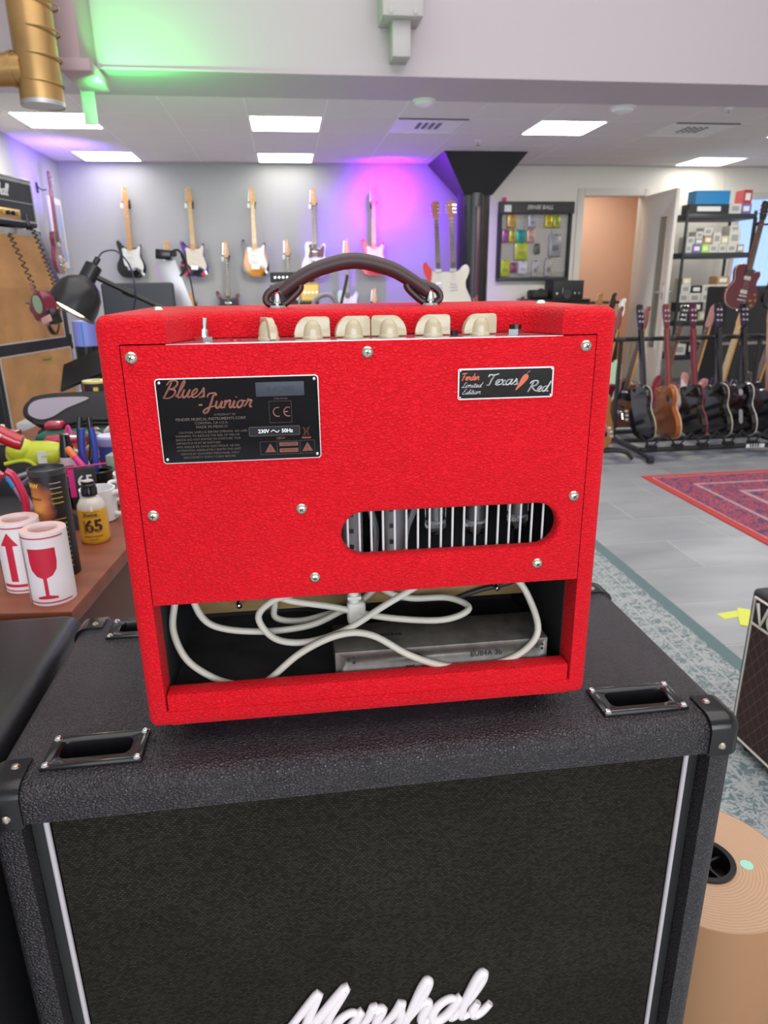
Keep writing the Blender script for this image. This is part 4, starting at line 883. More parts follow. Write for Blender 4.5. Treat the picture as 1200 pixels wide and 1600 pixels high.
# double neck
dn = thing('double_neck_guitar', 'off-white double neck guitar with a red horn in front of the black column', 'guitar', (1.63, 7.00, .86), (-6, -2, 0), None, 1.0)
o = sm([(0, 0), (-.12, .01), (-.20, .06), (-.215, .15), (-.175, .23), (-.16, .30), (-.20, .40), (-.24, .47), (-.235, .53), (-.205, .55), (-.17, .50), (-.14, .46), (-.10, .445), (.12, .44), (.16, .46), (.20, .50), (.245, .50), (.265, .45), (.24, .38), (.21, .31), (.24, .22), (.275, .13), (.24, .05), (.12, .005)])
DNW = mat('aged_white_finish', (.60, .56, .50), .25, coat=.4)
B().prism(o, -.022, .022, bev=.006).out('body', DNW, dn)
B().prism(sm([(-.205, .38), (-.237, .47), (-.233, .53), (-.205, .548), (-.172, .50), (-.142, .462), (-.155, .36), (-.18, .33)]), -.0255, -.0215).out('red_inlay', GRED, dn)
for dx, ang in ((-.075, 0), (.085, 0)):
    g = bpy.data.objects.new('neck_assembly', None); g.location = (dx, 0, .17); col.objects.link(g); g.parent = dn
    neckw = mat('pale_neck', (.55, .46, .36), .4)
    guitar('', None, None, 'single_cut', None, parent=g, headm=mat('red_brown_head', (.42, .13, .06), .35, var=((40, 40, 10), .4)), board=ROSE, neckm=neckw, hum=True, name='double_neck_guitar')
st = thing('guitar_stand', 'tall black floor stand holding the double neck guitar', 'stand', (1.63, 7.10, 0))
B().cyl((0, .03, .02), (0, .03, .95), .014, n=10).out('pole', BLACKM, st)
for a in (90, 210, 330): B().cyl((0, .03, .16), (.16 * math.cos(R(a)), .03 + .16 * math.sin(R(a)), .012), .011, n=8).out('leg', BLACKM, st)
for s in (-1, 1): B().tube([(0, .03, .84), (s * .1, .0, .842), (s * .1, -.15, .842), (s * .1, -.16, .875)], .009, 8).out('arm', BLACKM, st)

# ---- rack of guitars on the right
rk = thing('guitar_rack', 'long black tubular guitar rack holding a row of guitars', 'guitar rack', (2.88, 4.05, .006))
FOAM = mat('black_foam', (.012, .012, .013), .75)
B().tube(cr([(-.55, -.17, .055), (0, -.17, .055), (.80, -.17, .055)], 4), .018, 10).out('front_rail', BLACKM, rk)
B().tube([(-.55, .14, .055), (.80, .14, .055)], .018, 10).out('rear_rail', BLACKM, rk)
for y in (.45, .68): B().tube([(-.72, y, .055), (.95, y, .055)], .018, 10).out('rear_tier_rail', BLACKM, rk)
B().tube([(-.85, .27, .78), (.62, .27, .78)], .016, 10).out('top_rail', FOAM, rk)
for x in (-.55, .55):
    B().tube(cr([(x, -.17, .055), (x, .05, .055), (x, .22, .055), (x, .26, .10), (x, .27, .70), (x, .27, .78)], 5), .016, 8).out('upright', BLACKM, rk)
for x in (-.55, .80):
    B().tube(cr([(x, -.32, .02), (x, -.17, .037), (x, .22, .037), (x, .36, .02)], 4), .014, 8).cyl((x - .02, -.32, .022), (x + .02, -.32, .022), .022).cyl((x - .02, .36, .022), (x + .02, .36, .022), .022).out('foot', BLACKM, rk)
def cradle(x):
    c = bpy.data.objects.new('cradle', None); c.location = (x, -.17, .055); col.objects.link(c); c.parent = rk
    for s in (-1, 1): B().tube(cr([(s * .022, 0, .02), (s * .035, 0, .05), (s * .085, 0, .10), (s * .095, 0, .115)], 4), .007, 6).out('prong', FOAM, c)
    for dx in (-.03, -.01, .01, .03): B().box((dx, 0, .012), (.008, .05, .045), .002, 1).out('rib', BLACKM, c)
for x in (-.47, -.275, -.085, .11, .30, .49): cradle(x)
B().box((.31, -.190, .056), (.14, .002, .026)).out('maker_label', WHITE, rk)
text('GUITARS', .022, mat('label_blue', (.05, .05, .10), .5), rk, (.31, -.1915, .056), ext=.0003)
for k in range(7): B().tube([(-.60 + k * .19, .27, .78), (-.60 + k * .19, .10, .79)], .011, 8).out('divider', FOAM, rk)
RG = 'guitars standing in the rack'
def rackg(lb, x, kind, lean=-9, y=4.05, z=.105, rz=90, **k): return guitar(lb, (x, y, z), (lean, 0, rz), kind, scale=.97, group=RG, **k)
CRB = mat('cream_binding', (.70, .62, .42), .4); RDB = mat('red_binding', (.35, .05, .05), .4)
rackg('black guitar with cream binding, first in the rack', 2.435, 'carved', body=GBLACK, binding=CRB, neckm=GBLACK, headm=GBLACK, full=True)
rackg('honey brown guitar with mahogany neck, back turned, in the rack', 2.625, 'carved', body=HONEY, binding=CRB, neckm=MAHO, headm=MAHO, backcover=1)
rackg('black guitar with thin red binding and red neck', 2.82, 'carved', body=GBLACK, binding=RDB, neckm=mat('cherry_neck', (.22, .025, .035), .25, coat=.5), headm=WINE)
rackg('black guitar with cream edge and no stickers, third black body', 3.01, 'carved', body=GBLACK, binding=CRB, neckm=GBLACK, headm=GBLACK)
rackg('black guitar with two white stickers on its back', 3.20, 'carved', body=GBLACK, binding=GWHITE, neckm=GBLACK, headm=GBLACK, backcover='white')
rackg('black guitar with pinkish maple neck at the right end of the rack', 3.40, 'double_cut', body=GBLACK, neckm=mat('pink_maple', (.58, .34, .26), .35), z=.11)
FB = 'guitars standing behind the rack'
def backg(lb, x, kind, y=4.62, lean=-12, rz=-80, z=.08, **k): return guitar(lb, (x, y, z), (lean, 0, rz), kind, scale=.97, group=FB, **k)
backg('dark sunburst guitar leaning behind the black rack guitars, left', 2.30, 'double_cut', body=WINE, board=ROSE, headm=MAHO)
backg('brown sunburst guitar behind the first black rack guitar', 2.52, 'single_cut', body=mat('brown_burst', (.16, .07, .03), .25, coat=.5), guard=BLACKP, board=ROSE, headm=MAHO)
backg('cherry red guitar behind the honey brown one', 2.82, 'carved', body=mat('cherry_finish', (.26, .02, .04), .2, coat=.6), board=ROSE, neckm=MAHO, headm=GBLACK)
backg('guitar with pink headstock behind the red necked black guitar', 3.06, 'offset', body=mat('pink_finish', (.56, .24, .25), .3), guard=GWHITE, board=ROSE, headm=mat('rosy_head', (.42, .18, .17), .4))
backg('guitar with maple board behind the third black guitar', 3.32, 'single_cut', body=GBLACK, board=mat('pale_maple', (.62, .48, .26), .35), neckm=MAPLE)
backg('guitar with a pale lilac headstock at the right of the rack', 3.62, 'double_cut', body=GBLACK, board=ROSE, headm=mat('lilac_head', (.62, .56, .66), .3), lean=-14)
st2 = thing('guitar_stand', 'low black floor stand with the natural wood guitar at the end of the rack', 'stand', (2.01, 3.92, .008))
B().tube(cr([(-.10, .20, .02), (-.06, .0, .05), (.12, -.04, .06), (.20, -.06, .05), (.24, -.06, .02)], 5), .014, 8).out('base_tube', BLACKM, st2)
B().tube(cr([(.02, .22, .02), (.12, .1, .04), (.20, -.02, .05), (.235, -.1, .014)], 5), .013, 8).out('foot_tube', BLACKM, st2)
B().tube([(.0, .10, .04), (.0, .20, .5), (.0, .22, .72)], .012, 8).out('upright', BLACKM, st2)
rackg('natural wood guitar at the left end of the rack, half hidden by the red amplifier', 2.06, 'single_cut', lean=-6, y=3.93, z=.075, rz=40, body=NATURAL, neckm=NATURAL)
# ---- guitars hung at the far right in front of the window
sr = thing('hanging_rail', 'black multi guitar stand by the blue window', 'stand', (4.2, 5.72, 0))
B().tube([(0, 0, .02), (0, 0, 1.72)], .018, 10).out('pole', BLACKM, sr); B().box((0, .06, .02), (.7, .5, .03), .006).out('base', BLACKM, sr)
for s in (-1, 1): B().tube([(0, 0, 1.655), (s * .10, -.16, 1.655), (s * .12, -.24, 1.66)], .009, 8).out('arm', BLACKM, sr)
guitar('wine red guitar hanging before the blue window', (3.985, 5.48, .93), (-3, 10, 0), 'carved', WINE, board=ROSE, binding=CRB, headm=GBLACK, neckm=MAHO, scale=.95, group='guitars by the blue window')
guitar('guitar with bare maple headstock at the right edge by the window', (4.33, 5.44, .92), (-3, 7, 0), 'double_cut', GBLACK, board=ROSE, neckm=NATURAL, scale=.95, group='guitars by the blue window')
# ---- guitars in the side room doorway
sd = thing('guitar_stand', 'dark wooden guitar stand inside the doorway', 'stand', (3.60, 8.35, 0))
WOODD = mat('dark_wood', (.06, .03, .02), .5)
B().box((-.12, 0, .50), (.06, .2, 1.0), .01, 2, (0, 8, 0)).out('end_board', WOODD, sd)
for z, y in ((.92, -.05), (.70, 0), (.35, .05)): B().tube([(-.1, y, z), (.62, y, z)], .018, 8).out('rail', WOODD, sd)
B().box((.60, 0, .36), (.05, .2, .72), .01).out('end_board', WOODD, sd)
for i, (x, lb, hm) in enumerate(((3.66, 'guitar with orange headstock in the doorway stand', MAPLE), (3.79, 'guitar with dark headstock in the doorway stand', ROSE))):
    guitar(lb, (x, 8.06 - .1 * i, .012), (-8, 14, 0), 'single_cut', NATURAL, board=ROSE, headm=hm, scale=1.1, group='guitars in the doorway')
guitar('guitar with white and green headstock standing before the doorway', (3.20, 6.55, .012), (-4, 14, 0), 'offset', SURF, board=ROSE, headm=mat('white_head', (.72, .74, .68), .3), scale=1.06, group='guitars in the doorway')

# ================================================================ WORK DESK AND WHAT LIES ON IT
DESKW = mat('red_brown_desk', (.27, .078, .038), .38, var=((5, 22, 5), .35))
DZ = .715
dk = thing('work_desk', 'reddish brown wooden work desk crowded with tools', 'desk', (-.437, .472, 0), (0, 0, -5.7))
B().bb(-.74, 0, 0, 1.62, DZ - .028, DZ, .003).out('top', DESKW, dk)
B().bb(-.03, -.012, .02, 1.60, .40, DZ - .028, .002).out('side_panel', mat('dark_desk_side', (.10, .035, .022), .4), dk)
B().bb(-.71, -.03, .02, .038, .44, DZ - .028, .002).out('front_apron', DESKW, dk)
for x in (-.70, -.04):
    for y in (.03, 1.58): B().bb(x - .02, x + .02, y - .015, y + .025, 0, DZ - .028, .003).out('leg', DESKW, dk)
gt = thing('side_table', 'pale grey table behind the brown desk', 'table', (-.70, 2.72, 0))
GT = mat('pale_grey_laminate', (.52, .50, .50), .45)
B().bb(-.41, .45, -.55, .60, DZ - .03, DZ, .003).out('top', GT, gt)
for x in (-.37, .41):
    for y in (-.5, .55): B().bb(x - .02, x + .02, y - .02, y + .02, 0, DZ - .03, .003).out('leg', BLACKM, gt)

# label rolls
LBL = mat('white_label_paper', (.80, .74, .74), .5); LBK = mat('pink_backing_paper', (.76, .50, .46), .55); RPR = mat('red_print', (.58, .015, .045), .5)
def wrap(prims, r_, zoff=0):
    """bend flat outlines (angle-length, z) round a cylinder, returned as a builder"""
    b = B()
    for o in prims:
        bm = bmesh.new(); vs = [bm.verts.new((p[0], 0, p[1])) for p in o]; bm.faces.new(vs); bm.normal_update(); bmesh.ops.triangulate(bm, faces=bm.faces)
        for q_ in range(-12, 13): bmesh.ops.bisect_plane(bm, geom=bm.verts[:] + bm.edges[:] + bm.faces[:], plane_co=(q_ * .0045 + .0001, 0, 0), plane_no=(1, 0, 0))
        for v in bm.verts:
            a = v.co.x / r_; v.co = Vector((r_ * math.sin(a), -r_ * math.cos(a), v.co.z + zoff))
        b._add(bm)
    return b
def label_roll(lb, loc, rz, prims, r_=.034, h=.122):
    t = thing('label_roll', lb, 'label roll', loc, (0, 0, rz), 'rolls of shipping labels')
    B().lathe([(r_ - .001, 0), (r_, .0005), (r_, h - .0005), (r_ - .001, h), (.022, h), (.022, 0), (r_ - .001, 0)], 40).out('paper', LBL, t)
    B().lathe([(r_ - .0008, h + .0004), (.0225, h + .0004), (.0215, h - .01), (.0215, .001)], 40).out('roll_end', LBK, t)
    wrap(prims, r_ + .0004).out('red_print', RPR, t, smooth=0)
    wrap([[(-.043, .001), (-.031, .001), (-.028, h * .5), (-.031, h - .001), (-.043, h - .001)]], r_ + .0014).out('loose_end', LBK, t, smooth=0)
    return t
line = lambda z, x0=-.034, x1=.045: [(x0, z), (x1, z), (x1, z + .0022), (x0, z + .0022)]
glass = [(-.0215, .098)] + [(.0215 * x, z) for x, z in ((-1, .075), (-.9, .062), (-.55, .052), (-.13, .048), (-.13, .019), (-.72, .016), (-.72, .0125), (.72, .0125), (.72, .016), (.13, .019), (.13, .048), (.55, .052), (.9, .062), (1, .075), (1, .098))]
label_roll('roll of white labels printed with a red wine glass', (-.4795, .530, DZ), -6, [[(x + .006, z) for x, z in glass], line(.114), line(.005)])
arrow = [(-.006, .022), (.006, .022), (.006, .085), (.015, .085), (0, .108), (-.015, .085), (-.006, .085)]
label_roll('roll of white labels printed with a red arrow pointing up', (-.540, .588, DZ), -20, [[(x + .006, z) for x, z in arrow], line(.114), line(.004), [(-.018, .012), (.028, .012), (.028, .017), (-.018, .017)]])
# tall tube can
t = thing('snack_tube', 'tall black and orange cardboard tube behind the label rolls', 'tube can', (-.497, .640, DZ))
TUBE = mat('tube_print', (.02, .014, .014), .4)
n_, L2, b_ = nodes(TUBE); tc = n_.new('ShaderNodeTexCoord'); mp = n_.new('ShaderNodeMapping'); mp.inputs['Location'].default_value = (.45, .55, -1.85); mp.inputs['Scale'].default_value = (17, 17, 14); L2.new(tc.outputs['Object'], mp.inputs[0])
v_ = n_.new('ShaderNodeVectorMath'); v_.operation = 'LENGTH'; L2.new(mp.outputs[0], v_.inputs[0]); nz = n_.new('ShaderNodeTexNoise'); nz.inputs['Scale'].default_value = 38; L2.new(tc.outputs['Object'], nz.inputs['Vector'])
ad = n_.new('ShaderNodeMath'); ad.operation = 'MULTIPLY_ADD'; ad.inputs[1].default_value = .5; L2.new(nz.outputs['Fac'], ad.inputs[0]); L2.new(v_.outputs['Value'], ad.inputs[2])
r_ = n_.new('ShaderNodeValToRGB'); e = r_.color_ramp.elements; e[0].position = .5; e[0].color = (.62, .25, .05, 1); e[1].position = .98; e[1].color = (.018, .012, .012, 1); q = e.new(.78); q.color = (.36, .09, .03, 1)
L2.new(ad.outputs[0], r_.inputs[0]); L2.new(r_.outputs[0], b_.inputs['Base Color'])
B().lathe([(0, 0), (.029, 0), (.0295, .001), (.0295, .186)], 36).out('tube', TUBE, t)
B().lathe([(.0295, .184), (.0305, .186), (.0305, .194), (.0285, .194), (.0285, .188), (0, .188)], 36).out('lid', mat('grey_black_lid', (.05, .05, .055), .3), t)
def cyl_text(s, size, m, parent, r_, ang, z, bold=0, name='lettering'):
    o = text(s, size, m, parent, (0, 0, 0), (0, 0, 0), ext=.0002, bold=bold, name=name); me = o.data
    for v in me.vertices:
        a = v.co.x / r_ + R(ang); rr = r_ + .0004 + v.co.z; y_ = v.co.y
        v.co = Vector((rr * math.sin(a), -rr * math.cos(a), z + y_))
    return o
YEL = mat('yellow_print', (.72, .50, .06), .5); BRP = mat('dark_brown_print', (.05, .02, .01), .5); GRP = mat('pale_print', (.55, .52, .48), .5)
cyl_text('SNAW', .011, YEL, t, .0295, -48, .168, .0003); cyl_text('WHO DARES', .0055, BRP, t, .0295, -42, .145)
cyl_text('INE', .014, GRP, t, .0295, -46, .105, .0003)
for k in range(16): cyl_text('mmmmmm', .0042, YEL if 1 < k < 11 else GRP, t, .0295, 38, .172 - k * .0088 - (.02 if k > 4 else 0), name='small_print')
# lemon oil bottle
t = thing('lemon_oil_bottle', 'small bottle of yellow fretboard oil with black cap', 'bottle', (-.480, .800, DZ))
n_ = nodes(mat('oil_bottle', (.72, .40, .035), .25, coat=.4))
n, L, b_ = n_; tc = n.new('ShaderNodeTexCoord'); sx = n.new('ShaderNodeSeparateXYZ'); L.new(tc.outputs['Object'], sx.inputs[0]); r_ = n.new('ShaderNodeValToRGB'); e = r_.color_ramp.elements
mr = n.new('ShaderNodeMapRange'); mr.inputs['From Max'].default_value = .1; L.new(sx.outputs['Z'], mr.inputs['Value'])
e[0].position = .70; e[0].color = (.70, .37, .025, 1); e[1].position = .74; e[1].color = (.62, .57, .50, 1); L.new(mr.outputs[0], r_.inputs[0]); L.new(r_.outputs[0], b_.inputs['Base Color'])
B().lathe([(0, 0), (.024, 0), (.0275, .004), (.0280, .010), (.0280, .066), (.0265, .078), (.020, .089), (.0125, .094), (.0125, .1)], 32).out('body', MATS['oil_bottle'], t)
B().lathe([(.0140, .096), (.0150, .097), (.0150, .110), (.0135, .112), (.0135, .114), (.0145, .115), (.0135, .118), (.0115, .120), (.0115, .124), (0, .125)], 28).out('cap', BLACKP, t)
B().cyl((0, 0, .124), (0, 0, .1258), .010, n=20).out('cap_top', GRP, t)
cyl_text('65', .034, BRP, t, .0280, 14, .038, .0012); cyl_text('Dunlop', .0088, BRP, t, .0280, 6, .0625, .0002); cyl_text('ULTIMATE LEMON OIL', .0036, BRP, t, .0280, 8, .0175); cyl_text('4 FL OZ 118 ML', .0026, BRP, t, .0280, 8, .0115)
o = text('FRETBOARD', .0048, BRP, t, (0, 0, 0), (0, 0, 0), ext=.0002)
for v in o.data.vertices:
    a = -v.co.y / .028 + R(-22); zz = .038 + v.co.x; rr = .0284 + v.co.z; v.co = Vector((rr * math.sin(a), -rr * math.cos(a), zz))
for z in (.0575, .0675): wrap([[(-.016, z), (.022, z), (.022, z + .0006), (-.016, z + .0006)]], .0284).out('label_line', BRP, t, smooth=0)
# white mug
t = thing('coffee_mug', 'white mug behind the oil bottle, handle to the right', 'mug', (-.503, .935, DZ))
B().lathe([(0, 0), (.032, 0), (.036, .004), (.037, .072), (.034, .072), (.033, .008), (0, .007)], 32).out('body', WHITE, t)
B().tube(cr([(.034, -.008, .060), (.048, -.012, .065), (.060, -.015, .052), (.060, -.015, .032), (.048, -.012, .016), (.034, -.008, .016)], 6), .0055, 10).out('handle', WHITE, t)
t = thing('coffee_mug', 'second white mug, mostly hidden by the red amplifier', 'mug', (-.455, 1.055, DZ))
B().lathe([(0, 0), (.036, 0), (.040, .004), (.041, .075), (.038, .075), (.037, .008), (0, .007)], 32).out('body', WHITE, t)
B().tube(cr([(-.03, -.028, .06), (-.04, -.045, .062), (-.042, -.05, .04), (-.035, -.04, .02), (-.028, -.03, .018)], 6), .005, 8).out('handle', WHITE, t)
# tool cup with pliers
t = thing('tool_cup', 'black round cup holding the blue pliers', 'cup', (-.548, 1.115, DZ))
B().lathe([(0, 0), (.030, 0), (.032, .003), (.036, .064), (.040, .068), (.036, .070), (.030, .064), (.028, .006), (0, .005)], 28).out('body', BLACKP, t)
BLUEH = mat('blue_handle', (.03, .05, .34), .35)
def pliers(lb, loc, rot, m, sc_=1, grp='pliers in the tool clutter'):
    t = thing('pliers', lb, 'pliers', loc, rot, grp, sc_)
    for s in (-1, 1): B().tube(cr([(s * .006, 0, .04), (s * .0105, 0, .065), (s * .0125, 0, .10), (s * .0095, 0, .145)], 5), [.0052] * 2 + [.0066] * 12 + [.006] * 2, 10).out('grip', m, t)
    for s in (-1, 1): B().tube([(s * .005, 0, .05), (s * .003, 0, .028), (s * .003, 0, .0)], .0045, 8).out('jaw', STEEL, t)
    B().cyl((0, -.006, .028), (0, .006, .028), .007, n=12).out('pivot', STEEL, t)
    return t
pliers('pliers with two blue grips standing upright in the black cup', (-.560, 1.100, DZ + .008), (-4, 2, 8), BLUEH, 1.12)
pliers('black handled pliers standing open near the blue grips', (-.600, 1.215, DZ + .01), (-10, 6, 25), BLACKP, 1.15)
# red pliers, nearest the left edge
t = thing('pliers', 'large pliers with curved glossy red grips at the left edge', 'pliers', (-.622, .755, DZ), (0, 0, 10), 'pliers in the tool clutter')
RG_ = mat('red_grip', (.52, .015, .06), .25, coat=.5)
B().tube(cr([(.010, 0, .012), (.030, .0, .06), (.036, 0, .105), (.024, 0, .150), (.012, 0, .162)], 6), [.0072] * 25, 12).out('grip', RG_, t)
B().tube(cr([(-.002, 0, .012), (-.020, .0, .06), (-.022, 0, .105), (-.006, 0, .148), (.004, 0, .160)], 6), [.0085] * 25, 12).out('grip', RG_, t)
B().tube([(.004, 0, .03), (.002, 0, .004)], .008, 8).out('jaw', STEEL, t)
# small crate of clutter behind the tube: tray with tools
tr = thing('tool_tray', 'dark tray of small tools between the tube and the tool cup', 'tray', (-.705, .985, DZ), (0, 0, -5))
B().bb(-.11, .11, -.16, .16, 0, .004).bb(-.11, -.106, -.16, .16, .004, .05).bb(.106, .11, -.16, .16, .004, .05).bb(-.106, .106, -.16, -.156, .004, .05).bb(-.106, .106, .156, .16, .004, .05).out('tray', DARK, tr)
def rod(name, lb, cat, p0, p1, r_, m, capm=None, grp=None, n=12):
    p0, p1 = Vector(p0), Vector(p1); d = p1 - p0
    t = thing(name, lb, cat, p0, (0, 0, 0), grp); t.rotation_euler = d.to_track_quat('Z', 'Y').to_euler(); l = d.length
    B().lathe([(0, 0), (r_ * .5, 0), (r_, .006), (r_, l * .68)], n).out('barrel', m, t)
    B().lathe([(r_, l * .68), (r_ * 1.12, l * .69), (r_ * 1.12, l - .004), (r_ * .8, l), (0, l)], n).out('cap', capm or m, t)
    return t
ORNG = mat('orange_plastic', (.75, .16, .03), .35); PINK = mat('pink_plastic', (.70, .03, .22), .35); BLUEP = mat('sky_blue_plastic', (.02, .30, .66), .3); LIL = mat('lilac_metal', (.52, .42, .60), .3, .4); PINKW = mat('pale_pink_plastic', (.70, .48, .55), .4)
rod('marker_pen', 'orange and pink highlighter leaning behind the oil bottle', 'pen', (-.545, 1.06, DZ + .064), (-.600, 1.09, DZ + .130), .0075, PINK, ORNG)
rod('screwdriver', 'thin pink rod lying across in front of the blue grips', 'rod', (-.600, 1.02, DZ + .098), (-.505, 1.045, DZ + .100), .0014, PINK, None, None, 8)
rod('marker_pen', 'pen with bright blue cap at the left of the tube', 'pen', (-.615, .86, DZ + .052), (-.648, .865, DZ + .128), .009, LIL, BLUEP)
rod('marker_pen', 'slim lilac metallic pen lying by the drill', 'pen', (-.70, 1.05, DZ + .055), (-.640, .96, DZ + .096), .006, LIL, LIL)
rod('marker_pen', 'silver pen lying in front of the yellow drill', 'pen', (-.75, 1.10, DZ + .055), (-.655, 1.09, DZ + .085), .006, mat('satin_silver', (.6, .55, .62), .3, .8))
t = thing('glue_bottle', 'small bottle with black translucent top and pale pink base', 'bottle', (-.622, 1.155, DZ + .0)); 
B().lathe([(0, 0), (.0165, 0), (.018, .003), (.018, .085), (.0175, .095)], 24).out('base', PINKW, t); B().lathe([(.0175, .095), (.016, .115), (.012, .138), (.011, .150), (0, .151)], 24).out('top', BLACKP, t)
wrap([[(-.016, .052), (.016, .052), (.016, .076), (-.016, .076)]], .0184).out('red_label', RPR, t, smooth=0)
t = thing('label_box', 'small black carton with a big white 65 numeral, pink edge', 'box', (-.560, 1.040, DZ), (0, 0, 12))
B().bb(-.028, .028, -.018, .018, 0, .095, .001).out('carton', BLACKM, t); B().bb(-.0285, -.016, -.0185, -.018, .03, .096).out('pink_edge', PINK, t); text('65', .034, WPR, t, (.006, -.0184, .066), (90, 0, 0), ext=.0002, bold=.0006)
t = thing('tape_dispenser', 'grey rubber foot of a small clamp beside the oil bottle', 'clamp', (-.545, .882, DZ), (0, 0, 20))
B().prism(sm([(-.03, 0), (.035, 0), (.034, .014), (.01, .03), (-.012, .052), (-.028, .055)]), -.014, .014, bev=.003).out('foot', DARK, t)
t = thing('sanding_block', 'green and white small block box beside the blue grips', 'box', (-.503, 1.19, DZ), (0, 0, -8))
B().bb(-.035, .0, -.02, .02, 0, .088, .002).out('green_half', mat('sage_plastic', (.36, .44, .33), .5), t); B().bb(.0, .04, -.02, .02, 0, .085, .002).out('grey_half', mat('block_grey', (.42, .42, .44), .5), t)
t = thing('cable_spool', 'flat blue and lilac plastic lid stacked behind the blue grips', 'lid', (-.545, 1.275, DZ))
B().lathe([(0, .095), (.036, .095), (.038, .1), (.038, .115), (.034, .12), (0, .121)], 28).out('lid', mat('lilac_plastic', (.34, .32, .58), .35), t); B().lathe([(.033, 0), (.034, .095), (0, .095)], 28).out('tub', mat('blue_tub', (.05, .06, .30), .35), t)
t = thing('wire_bundle', 'tangle of silver wires behind the black pliers', 'wire', (-.605, 1.40, DZ))
random.seed(3)
for k in range(5): B().tube(cr([(random.uniform(-.04, .04), random.uniform(-.03, .03), random.uniform(.02, .12)) for _ in range(6)], 6), .004, 6).out('wire', STEEL if k % 2 else GWHITE, t)
t = thing('red_box', 'orange red small parts box behind the glue bottle', 'box', (-.705, 1.425, DZ), (0, 0, 10)); B().bb(-.05, .05, -.03, .03, 0, .085, .003).out('box', mat('orange_red_plastic', (.66, .07, .03), .4), t); B().bb(-.052, .052, -.032, .032, .075, .092, .003).out('lid', RG_, t)
# drill
t = thing('cordless_drill', 'lime green cordless drill with grey trim lying on the desk', 'drill', (-.748, 1.30, DZ), (0, 0, 0))
LIME = mat('lime_plastic', (.52, .58, .035), .35)
B().lathe([(0, -.075), (.02, -.072), (.032, -.055), (.034, -.02), (.034, .03), (.030, .055), (.022, .066), (0, .068)], 24, (.005, 0, .072), Euler((0, R(90), R(-8))).to_matrix().to_4x4()).out('motor_housing', LIME, t)
B().sph((-.030, -.004, .085), (.038, .034, .030)).out('gearbox', LIME, t)
B().prism(sm([(-.065, .0), (.012, .0), (.02, .03), (.0, .06), (-.03, .068), (-.062, .056)]), -.030, .026, bev=.005).out('grip', DARK, t)
B().tube(cr([(-.066, -.032, .056), (-.02, -.034, .064), (.008, -.034, .05), (.022, -.034, .006)], 6), .005, 8).out('trim', LIME, t)
B().bb(.018, .040, -.0375, -.0345, .055, .086).out('sticker', GWHITE, t); B().lathe([(.022, 0), (.019, .03), (.012, .04), (.006, .06)], 16, (.068, -.005, .072), Euler((0, R(90), R(-8))).to_matrix().to_4x4()).out('chuck', STEEL, t)
# red T-handled tool with script
t = thing('red_t_tool', 'glossy red T shaped tool with white script lettering at the left edge', 'tool', (-.672, .930, DZ + .03), (0, 0, 6))
REDP = mat('glossy_red_plastic', (.46, .01, .022), .2, coat=.5)
B().tube(cr([(-.075, 0, .195), (-.02, 0, .178), (.018, 0, .155), (.034, 0, .148)], 6), [.017] * 12 + [.0165] * 4 + [.016] * 3, 16).out('barrel', REDP, t)
B().tube(cr([(-.022, 0, .165), (-.030, 0, .12), (-.045, 0, .06), (-.052, 0, -.0)], 6), .011, 14).out('shaft', REDP, t)
script('Fender', .0062, .0007, WPR, t, (-.030, -.0182, .178), (0, 22, 0), flat=.4)
# dark speaker-like cone behind
t = thing('padded_stool', 'dark grey padded cone at the left edge behind the red tool', 'stool', (-.895, 1.13, DZ))
B().lathe([(0, 0), (.075, 0), (.072, .02), (.045, .09), (.025, .125), (0, .13)], 24).out('cone', mat('dark_fabric', (.045, .042, .042), .8, bump=('noise', 300, .4, .001)), t)
B().lathe([(.076, .0), (.080, .004), (.078, .012), (.073, .014)], 24).out('hem', BLACKM, t)
t = thing('headstock_board', 'dark red bare headstock with pearly tuner pegs lying at the left edge', 'headstock', (-.93, 1.50, DZ), (0, 0, -8))
B().bb(-.09, .075, -.03, .03, .085, .099, .002).out('board', MAHO, t); B().bb(-.08, .06, -.02, .02, 0, .085, .002).out('rest_block', BLACKM, t)
for x in (-.02, .012, .044): B().lathe([(.003, .099), (.003, .108), (.008, .112), (.007, .120), (0, .122)], 12, (x, -.012, 0)).out('peg', GWHITE, t)
t = thing('cleaning_brush', 'cream coloured soft brush beside the dark red headstock', 'brush', (-.86, 1.425, DZ + .0)); B().bb(-.03, .03, -.012, .012, 0, .072, .003).out('stand', BLACKM, t); B().tube([(-.045, 0, .082), (.0, 0, .084), (.045, 0, .084)], [.008, .012, .010], 12).out('bristles', mat('cream_fur', (.66, .55, .36), .8, bump=('noise', 500, .5, .001)), t)
# pouch, green case
t = thing('soft_case', 'open black padded pouch lying on the green case', 'pouch', (-.765, 1.745, DZ + .078), (0, 0, -4))
o = sm([(-.155, .01), (-.15, .055), (-.10, .078), (0, .085), (.11, .086), (.16, .08), (.17, .03), (.13, -.002), (0, -.018), (-.10, -.02)])
PCH = mat('black_pouch', (.014, .012, .016), .55, bump=('noise', 200, .3, .001))
B().prism(o, -.03, .05, bev=.012, seg=3).move(Euler((R(-28), 0, 0)).to_matrix().to_4x4()).out('lid', PCH, t)
o2 = sm([(-.135, .015), (-.13, .048), (-.09, .064), (0, .068), (.05, .062), (-.02, .03), (-.06, .004), (-.10, -.004)])
B().prism(o2, -.034, -.029).move(Euler((R(-28), 0, 0)).to_matrix().to_4x4()).out('mesh_pocket', mat('lilac_grey_lining', (.34, .30, .36), .35), t)
B().bb(-.11, .16, -.05, .09, -.075, -.02, .012, 3).out('body', PCH, t)
for k in range(3): B().tube(cr([(.0, -.052, .0 - k * .012), (.06, -.056, .012 - k * .012), (.15, -.052, .01 - k * .012)], 5), .006, 8).out('strap', BLACKM, t)
